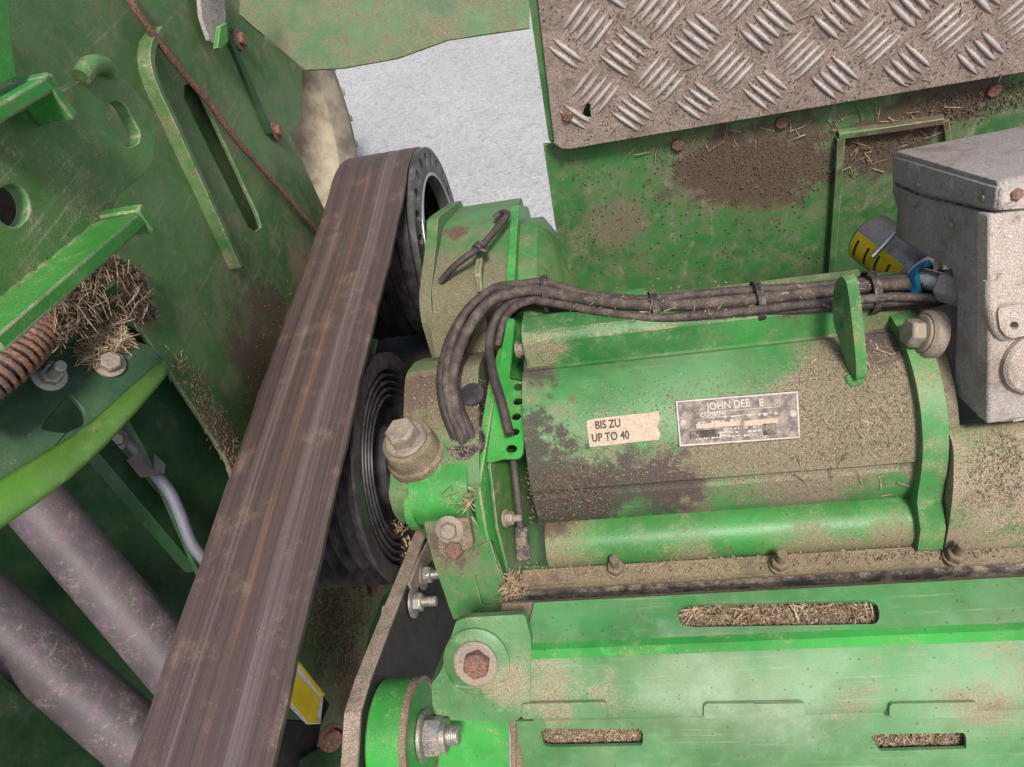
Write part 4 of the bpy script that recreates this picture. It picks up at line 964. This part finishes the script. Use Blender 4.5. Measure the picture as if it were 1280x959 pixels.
# ================================================================== CONTROL BOX
K = at(1250, 236, .62)
e1 = (at(1114, 194, .80) - K); e2 = (at(1236, 530, .70) - K); e3 = e2.cross(e1).normalized()
if e3.x < 0: e3 = -e3
bx = thing('control_box', at(1236, 530, .72), 'dusty cast aluminium control box at the right edge', 'control box')
BP = Plane(K, -e3)
lo = [(1114, 194), (1120, 189), (1247, 226), (1251, 236), (1246, 262), (1236, 268), (1236, 400), (1234, 531), (1192, 492), (1194, 420), (1196, 368), (1189, 338), (1150, 316), (1118, 296), (1121, 262), (1115, 240)]
plate('case', lo, BP, .30, M['alum'], bx, bevel=.0025, seg=2)
for p_ in ((1229, 248), (1188, 281), (1148, 232)): lathe('screw', [(.004, -.001), (.004, .0022), (.0003, .003)], BP.off(.0022).hit(*p_), BP.n, M['bolt'], bx, 14, False)
plate('lid_seam', [(1119, 229), (1150, 243), (1243, 265), (1243, 268), (1150, 246), (1119, 232)], BP.off(.0008), .002, M['rubber'], bx, bevel=0)
plate('side_rib', [(1117, 196), (1246, 234), (1243, 262), (1150, 240), (1117, 226)], BP.off(.002), .004, M['alum'], bx, bevel=.0015)
# front cover of the box: dusty face turned to the viewer
fn = (-e2.cross(e3)).normalized()
if fn.dot(CAM - K) < 0: fn = -fn
FB = Plane(BP.hit(1236, 400), fn)
plate('dusty_front', [(1236, 268), (1300, 255), (1420, 240), (1420, 508), (1300, 524), (1235, 530)], FB.off(.003), .02, M['alum_dust'], bx, bevel=.003,
      holes=[oval(1262, 520, 5, 4, -20)])
plate('upper_front', [(1251, 240), (1290, 226), (1420, 205), (1420, 250), (1248, 264)], Plane(BP.hit(1249, 250), fn).off(.001), .01, M['alum_dust'], bx, bevel=.003)
bolt(Plane(BP.hit(1249, 250), fn).off(.0015).hit(1271, 243), fn, .006, M['rust'], bx, washer=0, head=.4)
plate('mount_lug', [(1247, 385), (1275, 380), (1320, 384), (1320, 412), (1262, 424), (1250, 412)], FB.off(.012), .012, M['alum_dust'], bx, rnd=8, bevel=.003, holes=[oval(1268, 407, 5.5, 5, 0)])
lathe('round_cover', [(.032, 0), (.032, .006), (.029, .009), (.0005, .009)], FB.off(.003).hit(1292, 452), fn, M['alum_dust'], bx, 48, False)
tube('cast_ridge', [FB.off(.002).hit(1238, 350), FB.off(.003).hit(1239, 385), FB.off(.003).hit(1246, 412), FB.off(.002).hit(1256, 420)], .006, M['alum_dust'], bx, 12, 6)
bk2 = thing('box_mount', at(1170, 400, .76), 'grey angled mounting foot between the control box and the gearbox lip', 'bracket')
MBP = Plane(at(1175, 372, .775), (-.55, -.4, .72))
plate('foot', [(1156, 362), (1190, 350), (1200, 380), (1198, 440), (1176, 398), (1160, 390)], MBP, .014, M['alum'], bk2, bevel=.002)

# ================================================================== CYLINDER WITH YELLOW STICKER
ca, cb_ = at(1086, 296, .94), at(1150, 343, .875); cdn = (cb_ - ca).normalized(); CL = (cb_ - ca).length; CRr = .034
cy = thing('accumulator', ca, 'small steel cylinder with a yellow striped sticker beside the control box', 'cylinder')
lathe('barrel', [(.0005, -.004), (CRr * .8, -.003), (CRr, .004), (CRr, CL), (CRr * .93, CL + .004), (.0005, CL + .004)], ca, cdn, M['bolt'], cy, 48, False)
lathe('end_ring', [(CRr * .93, CL + .003), (CRr * .93, CL + .008), (CRr * .76, CL + .0085), (CRr * .74, CL + .004)], ca, cdn, M['bright'], cy, 48, True)
lathe('neck', [(.013, CL + .003), (.012, CL + .022), (.0005, CL + .022)], ca, cdn, M['white'], cy, 28, False)
# sticker: curved patch hugging the barrel
uu = (CAM - ca); uu = (uu - cdn * uu.dot(cdn)).normalized(); ww = cdn.cross(uu)
if ww.dot(Vector((right))) > 0: ww = -ww
def patch(name, h0, h1, a0, a1, r, mat, parent, n=10):
    vv, ff = [], []
    for i in range(n + 1):
        a = R_(a0 + (a1 - a0) * i / n); d = uu * math.cos(a) + ww * math.sin(a)
        for h in (h0, h1):
            for rr in (r, r + .0005): vv.append(ca + cdn * h + d * rr)
    for i in range(n):
        b0 = 4 * i; ff += [(b0 + 1, b0 + 3, b0 + 7, b0 + 5), (b0, b0 + 4, b0 + 6, b0 + 2), (b0, b0 + 1, b0 + 5, b0 + 4), (b0 + 2, b0 + 6, b0 + 7, b0 + 3)]
    ff += [(0, 2, 3, 1), (4 * n, 4 * n + 1, 4 * n + 3, 4 * n + 2)]
    return obj(name, vv, ff, mat, parent, smooth=50)
patch('yellow_sticker', .006, CL - .002, 4, 72, CRr + .0003, M['yellow'], cy)
for k in range(4):
    h = .014 + k * (CL - .024) / 3.6
    patch('black_mark', h, h + .0035, 18, 58, CRr + .0008, M['ink'], cy)
tube('strap_pin', [at(1090, 322, .875), at(1119, 292, .865)], .0036, M['bright'], cy, 10)
ft = thing('threaded_fitting', at(1165, 350, .85), 'threaded steel fitting with a torn blue cap beside the control box', 'fitting')
fa = at(1146, 346, .775); fd = (at(1186, 357, .745) - fa).normalized()
lathe('thread', stud_prof(.0115, 0, .04, .0026), fa, fd, M['bright'], ft, 28, False)
v, f = hexm(.019, .032, .06, fa, fd, .3); obj('hex', v, f, M['alum'], ft, bevel=.001)
# torn cap: a crumpled cone
random.seed(5); v, f = [], []
for i, (h, r) in enumerate(((-.004, .006), (-.002, .013), (.004, .019), (.012, .021), (.020, .019))):
    u1 = fd.orthogonal().normalized(); w1 = fd.cross(u1)
    for k in range(16):
        a = 2 * math.pi * k / 16; rr = r * (1 + random.uniform(-.12, .16) * (i > 1)); v.append(fa + fd * (h - (.01 * random.random() if i == 4 else 0)) + (u1 * math.cos(a) + w1 * math.sin(a)) * rr)
for i in range(4):
    for k in range(16):
        if i > 1 and 3 < k < 9: continue
        j = (k + 1) % 16; f.append((16 * i + k, 16 * i + j, 16 * i + 16 + j, 16 * i + 16 + k))
o = obj('blue_cap', v, f, M['blue'], ft, smooth=40); sm = o.modifiers.new('solid', 'SOLIDIFY'); sm.thickness = .0008

# ================================================================== YELLOW TAG AND BITS RIGHT OF THE BELT
TG = Plane(at(385, 860, .80), (.75, -.35, .55))
tg = thing('warning_tag', TG.hit(385, 870), 'bright yellow tag with white edge hanging beside the belt, bottom', 'tag')
plate('backing', [(340, 800), (363, 812), (405, 866), (401, 905), (384, 906), (340, 860)], TG, .004, M['white'], tg, bevel=.0006)
plate('yellow_face', [(340, 812), (360, 830), (400, 874), (396, 896), (400, 904), (386, 904), (340, 850)], TG.off(.0012), .0012, M['yellow'], tg, bevel=.0003)
plate('yellow_strip', [(355, 808), (364, 815), (407, 868), (403, 871)], TG.off(.004), .005, M['yellow'], tg, bevel=.0008)
cl = thing('dark_clip', TG.hit(390, 930), 'black bracket with a rusty bolt under the yellow tag', 'bracket')
plate('plate', [(330, 900), (400, 903), (404, 870), (412, 880), (402, 905), (395, 945), (380, 1000), (330, 1000)], TG.off(-.006), .01, M['arm'], cl)
bolt(at(414, 922, .79), (.8, -.35, .5), .011, M['rust'], cl, washer=1.4)
plate('green_foot', [(376, 950), (400, 935), (425, 925), (445, 930), (470, 1040), (370, 1040)], Plane(at(420, 945, .80), (.8, -.35, .5)), .006, M['deepgreen'], cl)
tube('grey_rod', [at(330, 905, .80), at(352, 935, .79), at(372, 985, .78)], .007, M['steel_tube'], cl, 12, 5)
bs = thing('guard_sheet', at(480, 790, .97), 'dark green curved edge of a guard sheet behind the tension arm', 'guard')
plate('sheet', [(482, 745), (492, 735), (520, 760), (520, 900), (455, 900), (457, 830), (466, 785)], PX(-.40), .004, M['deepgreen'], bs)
bolt(ax(470, 735, -.49), (1, 0, 0), .012, M['rust'], wall)

# ================================================================== STRAW, CHAFF AND SOIL (nobody could count these)
random.seed(11)
def bits_mesh(items):
    """items: (centre, long axis, length, radius, bend)"""
    V, Fc = [], []
    for c, d, Ln, r, bd in items:
        d = d.normalized(); s = d.orthogonal().normalized(); s = Matrix.Rotation(random.random() * 6.28, 3, d) @ s; t = d.cross(s); k = len(V)
        for u, off in ((-.5, 0), (0, bd), (.5, 0)):
            p = c + d * (u * Ln) + s * (off * Ln); rr = r * (1 if u == 0 else .75)
            V += [p + s * rr, p - s * rr * .5 + t * rr * .87, p - s * rr * .5 - t * rr * .87]
        for i in (0, 3):
            for a in range(3): b2 = (a + 1) % 3; Fc.append((k + i + a, k + i + b2, k + i + 3 + b2, k + i + 3 + a))
        Fc += [(k, k + 1, k + 2), (k + 8, k + 7, k + 6)]
    return V, Fc
def soft_in(poly):
    cx_ = sum(p[0] for p in poly) / len(poly); cy_ = sum(p[1] for p in poly) / len(poly)
    p = rnd_in(poly); u = random.random(); k = 1 - .25 * u + .45 * u * random.random()
    return cx_ + (p[0] - cx_) * k + random.gauss(0, 6), cy_ + (p[1] - cy_) * k + random.gauss(0, 5)
def rnd_in(poly):
    xs_ = [p[0] for p in poly]; ys_ = [p[1] for p in poly]
    while True:
        p = (random.uniform(min(xs_), max(xs_)), random.uniform(min(ys_), max(ys_)))
        if inpoly(p, poly): return p
def litter(name, label, cat, mat, areas):
    """areas: (picture polygon, surface function(px,py)->point,normal, count, (len lo, hi), (rad lo, hi), pile height, lift)"""
    it = []
    for poly, surf, cnt, ln, rd, pile, flat in areas:
        for _ in range(cnt):
            p, n_ = surf(*(soft_in(poly) if pile < .0065 else rnd_in(poly))); a = n_.orthogonal().normalized(); a = Matrix.Rotation(random.random() * 6.283, 3, n_) @ a
            d = (a + n_ * random.gauss(0, flat)).normalized(); r = random.uniform(*rd)
            it.append((p + n_ * (r * .6 + pile * random.random() ** 2), d, random.uniform(*ln), r, random.uniform(-.08, .08)))
    v, f = bits_mesh(it); o = obj(name, v, f, mat, None, smooth=0); tag(o, label, cat, kind='stuff'); return o
pls = lambda P: (lambda px, py: (P.hit(px, py), P.n))
body = lambda px, py: (lambda p: (p, Vector((0, p.y - GY, p.z - GZ)).normalized()))(cyl(px, py))
S1b = S1.off(-.0125)
ENDP = plane3(Vector((0, .436, 1.026)), Vector((.3, .436, 1.026)), Vector((0, .408, .985)))
litter('straw_litter', 'loose straw caught in brackets, slots and corners', 'straw', M['straw'], [
    ([(62, 330), (130, 318), (165, 335), (190, 390), (150, 400), (140, 372), (60, 440)], pls(WALLP.off(.006)), 420, (.004, .034), (.0003, .0006), .007, .14),
    ([(95, 440), (140, 380), (165, 430), (110, 460)], pls(LBP.off(.002)), 420, (.006, .026), (.0003, .0007), .010, .25),
    ([(855, 765), (1090, 757), (1092, 776), (858, 780)], pls(S1b), 420, (.004, .034), (.0003, .0008), .008, .25),
    ([(682, 914), (798, 914), (798, 932), (684, 932)], pls(S3.off(-.0125)), 90, (.004, .022), (.0003, .0008), .003, .2),
    ([(1092, 920), (1206, 918), (1206, 936), (1096, 938)], pls(S3.off(-.0125)), 70, (.004, .022), (.0003, .0008), .003, .2),
    ([(560, 612), (590, 606), (592, 640), (572, 640)], pls(PZ(.985)), 26, (.012, .03), (.0006, .001), .012, .3),
    ([(635, 725), (650, 720), (655, 745), (640, 772), (630, 765)], pls(PZ(.90)), 160, (.006, .025), (.0006, .0013), .02, .6),
    ([(800, 172), (1180, 130), (1180, 148), (1040, 165), (810, 190)], pls(PP), 50, (.008, .03), (.0005, .001), .004, .12),
    ([(1050, 165), (1180, 150), (1160, 190), (1050, 215)], pls(PP), 30, (.008, .03), (.0005, .001), .004, .12),
    ([(1000, 430), (1140, 430), (1130, 620), (980, 620)], body, 60, (.006, .022), (.0005, .0009), .002, .12),
    ([(490, 650), (530, 650), (515, 690), (500, 720)], pls(PX(-.33)), 160, (.006, .02), (.0006, .0014), .012, .4),
    ([(385, 760), (450, 700), (470, 760), (430, 860), (400, 850)], pls(WALLP.off(.001)), 420, (.005, .024), (.0003, .0007), .004, .15),
    ([(208, 445), (240, 450), (300, 560), (325, 650), (300, 610)], pls(WALLP.off(.001)), 500, (.002, .009), (.0003, .0007), .002, .2),
    ([(800, 380), (1120, 362), (1120, 372), (800, 396)], pls(PZ(1.124)), 14, (.005, .02), (.0004, .0009), .002, .1),
    ([(690, 0), (1280, 0), (1280, 85), (720, 180)], pls(TP), 60, (.006, .022), (.0004, .0008), .001, .06)])
litter('chaff_dust', 'fine beige chaff lying over the gearbox, rail and cover slots', 'chaff', M['chaff'], [
    ([(852, 765), (1094, 757), (1094, 778), (856, 781)], pls(S1b), 2600, (.001, .006), (.0004, .0012), .0035, .4),
    ([(680, 914), (800, 914), (800, 932), (684, 932)], pls(S3.off(-.0125)), 900, (.001, .005), (.0004, .0012), .003, .4),
    ([(1092, 920), (1206, 918), (1206, 936), (1096, 938)], pls(S3.off(-.0125)), 900, (.001, .005), (.0004, .0012), .003, .4),
    ([(1000, 440), (1150, 430), (1140, 570), (1000, 580)], body, 3200, (.0008, .0030), (.0003, .0007), .0006, .25),
    ([(820, 480), (1010, 455), (1010, 590), (820, 600)], body, 1500, (.0008, .0026), (.0003, .0007), .0006, .25),
    ([(700, 500), (830, 480), (830, 600), (690, 600)], body, 700, (.0010, .003), (.0004, .0008), .0005, .25),
    ([(1215, 545), (1280, 535), (1280, 630), (1210, 640)], pls(ENDP.off(.001)), 800, (.0008, .003), (.0003, .0007), .0008, .2),
    ([(660, 708), (1280, 672), (1280, 690), (660, 722)], pls(PZ(.901)), 900, (.001, .004), (.0004, .001), .001, .3),
    ([(545, 470), (600, 475), (600, 560), (550, 590), (520, 480)], pls(plane3(Vector((0, .6, 1.036)), Vector((1, .6, 1.036)), Vector((0, .5, 1.006)))), 900, (.001, .003), (.0004, .0009), .0006, .25),
    ([(700, 362), (1120, 352), (1130, 378), (810, 405), (700, 392)], pls(PZ(1.12)), 160, (.001, .004), (.0003, .0008), .001, .3)])
litter('soil_crumbs', 'dark brown soil crumbs caked on the panel and tread plate', 'soil', M['soilbits'], [
    ([(800, 180), (1040, 165), (1040, 215), (1000, 250), (900, 232), (820, 215)], pls(PP), 1100, (.0006, .0028), (.0003, .0010), .0012, .4),
    ([(1052, 166), (1178, 152), (1150, 188), (1110, 195), (1052, 235)], pls(PP), 900, (.0006, .0028), (.0003, .0010), .0012, .4),
    ([(1150, 130), (1280, 100), (1280, 130), (1180, 150)], pls(PP), 700, (.0008, .004), (.0004, .0014), .002, .4),
    ([(700, 200), (1040, 200), (1040, 330), (720, 350)], pls(PP), 260, (.0015, .004), (.0008, .0018), .001, .3),
    ([(690, 0), (1280, 0), (1280, 85), (715, 180)], pls(TP), 900, (.0008, .0034), (.0004, .0013), .0006, .3),
    ([(660, 590), (760, 585), (760, 640), (665, 650)], body, 900, (.001, .0035), (.0005, .0012), .0006, .3),
    ([(62, 330), (130, 318), (170, 335), (195, 400), (150, 400), (140, 372), (60, 440)], pls(WALLP.off(.002)), 5200, (.001, .006), (.0005, .0014), .008, .4),
    ([(290, 350), (390, 330), (380, 560), (300, 600)], pls(WALLP.off(.001)), 260, (.001, .003), (.0005, .0012), .001, .3),
    ([(390, 650), (470, 700), (450, 800), (400, 840)], pls(WALLP.off(.001)), 900, (.001, .005), (.0006, .0016), .002, .3)])
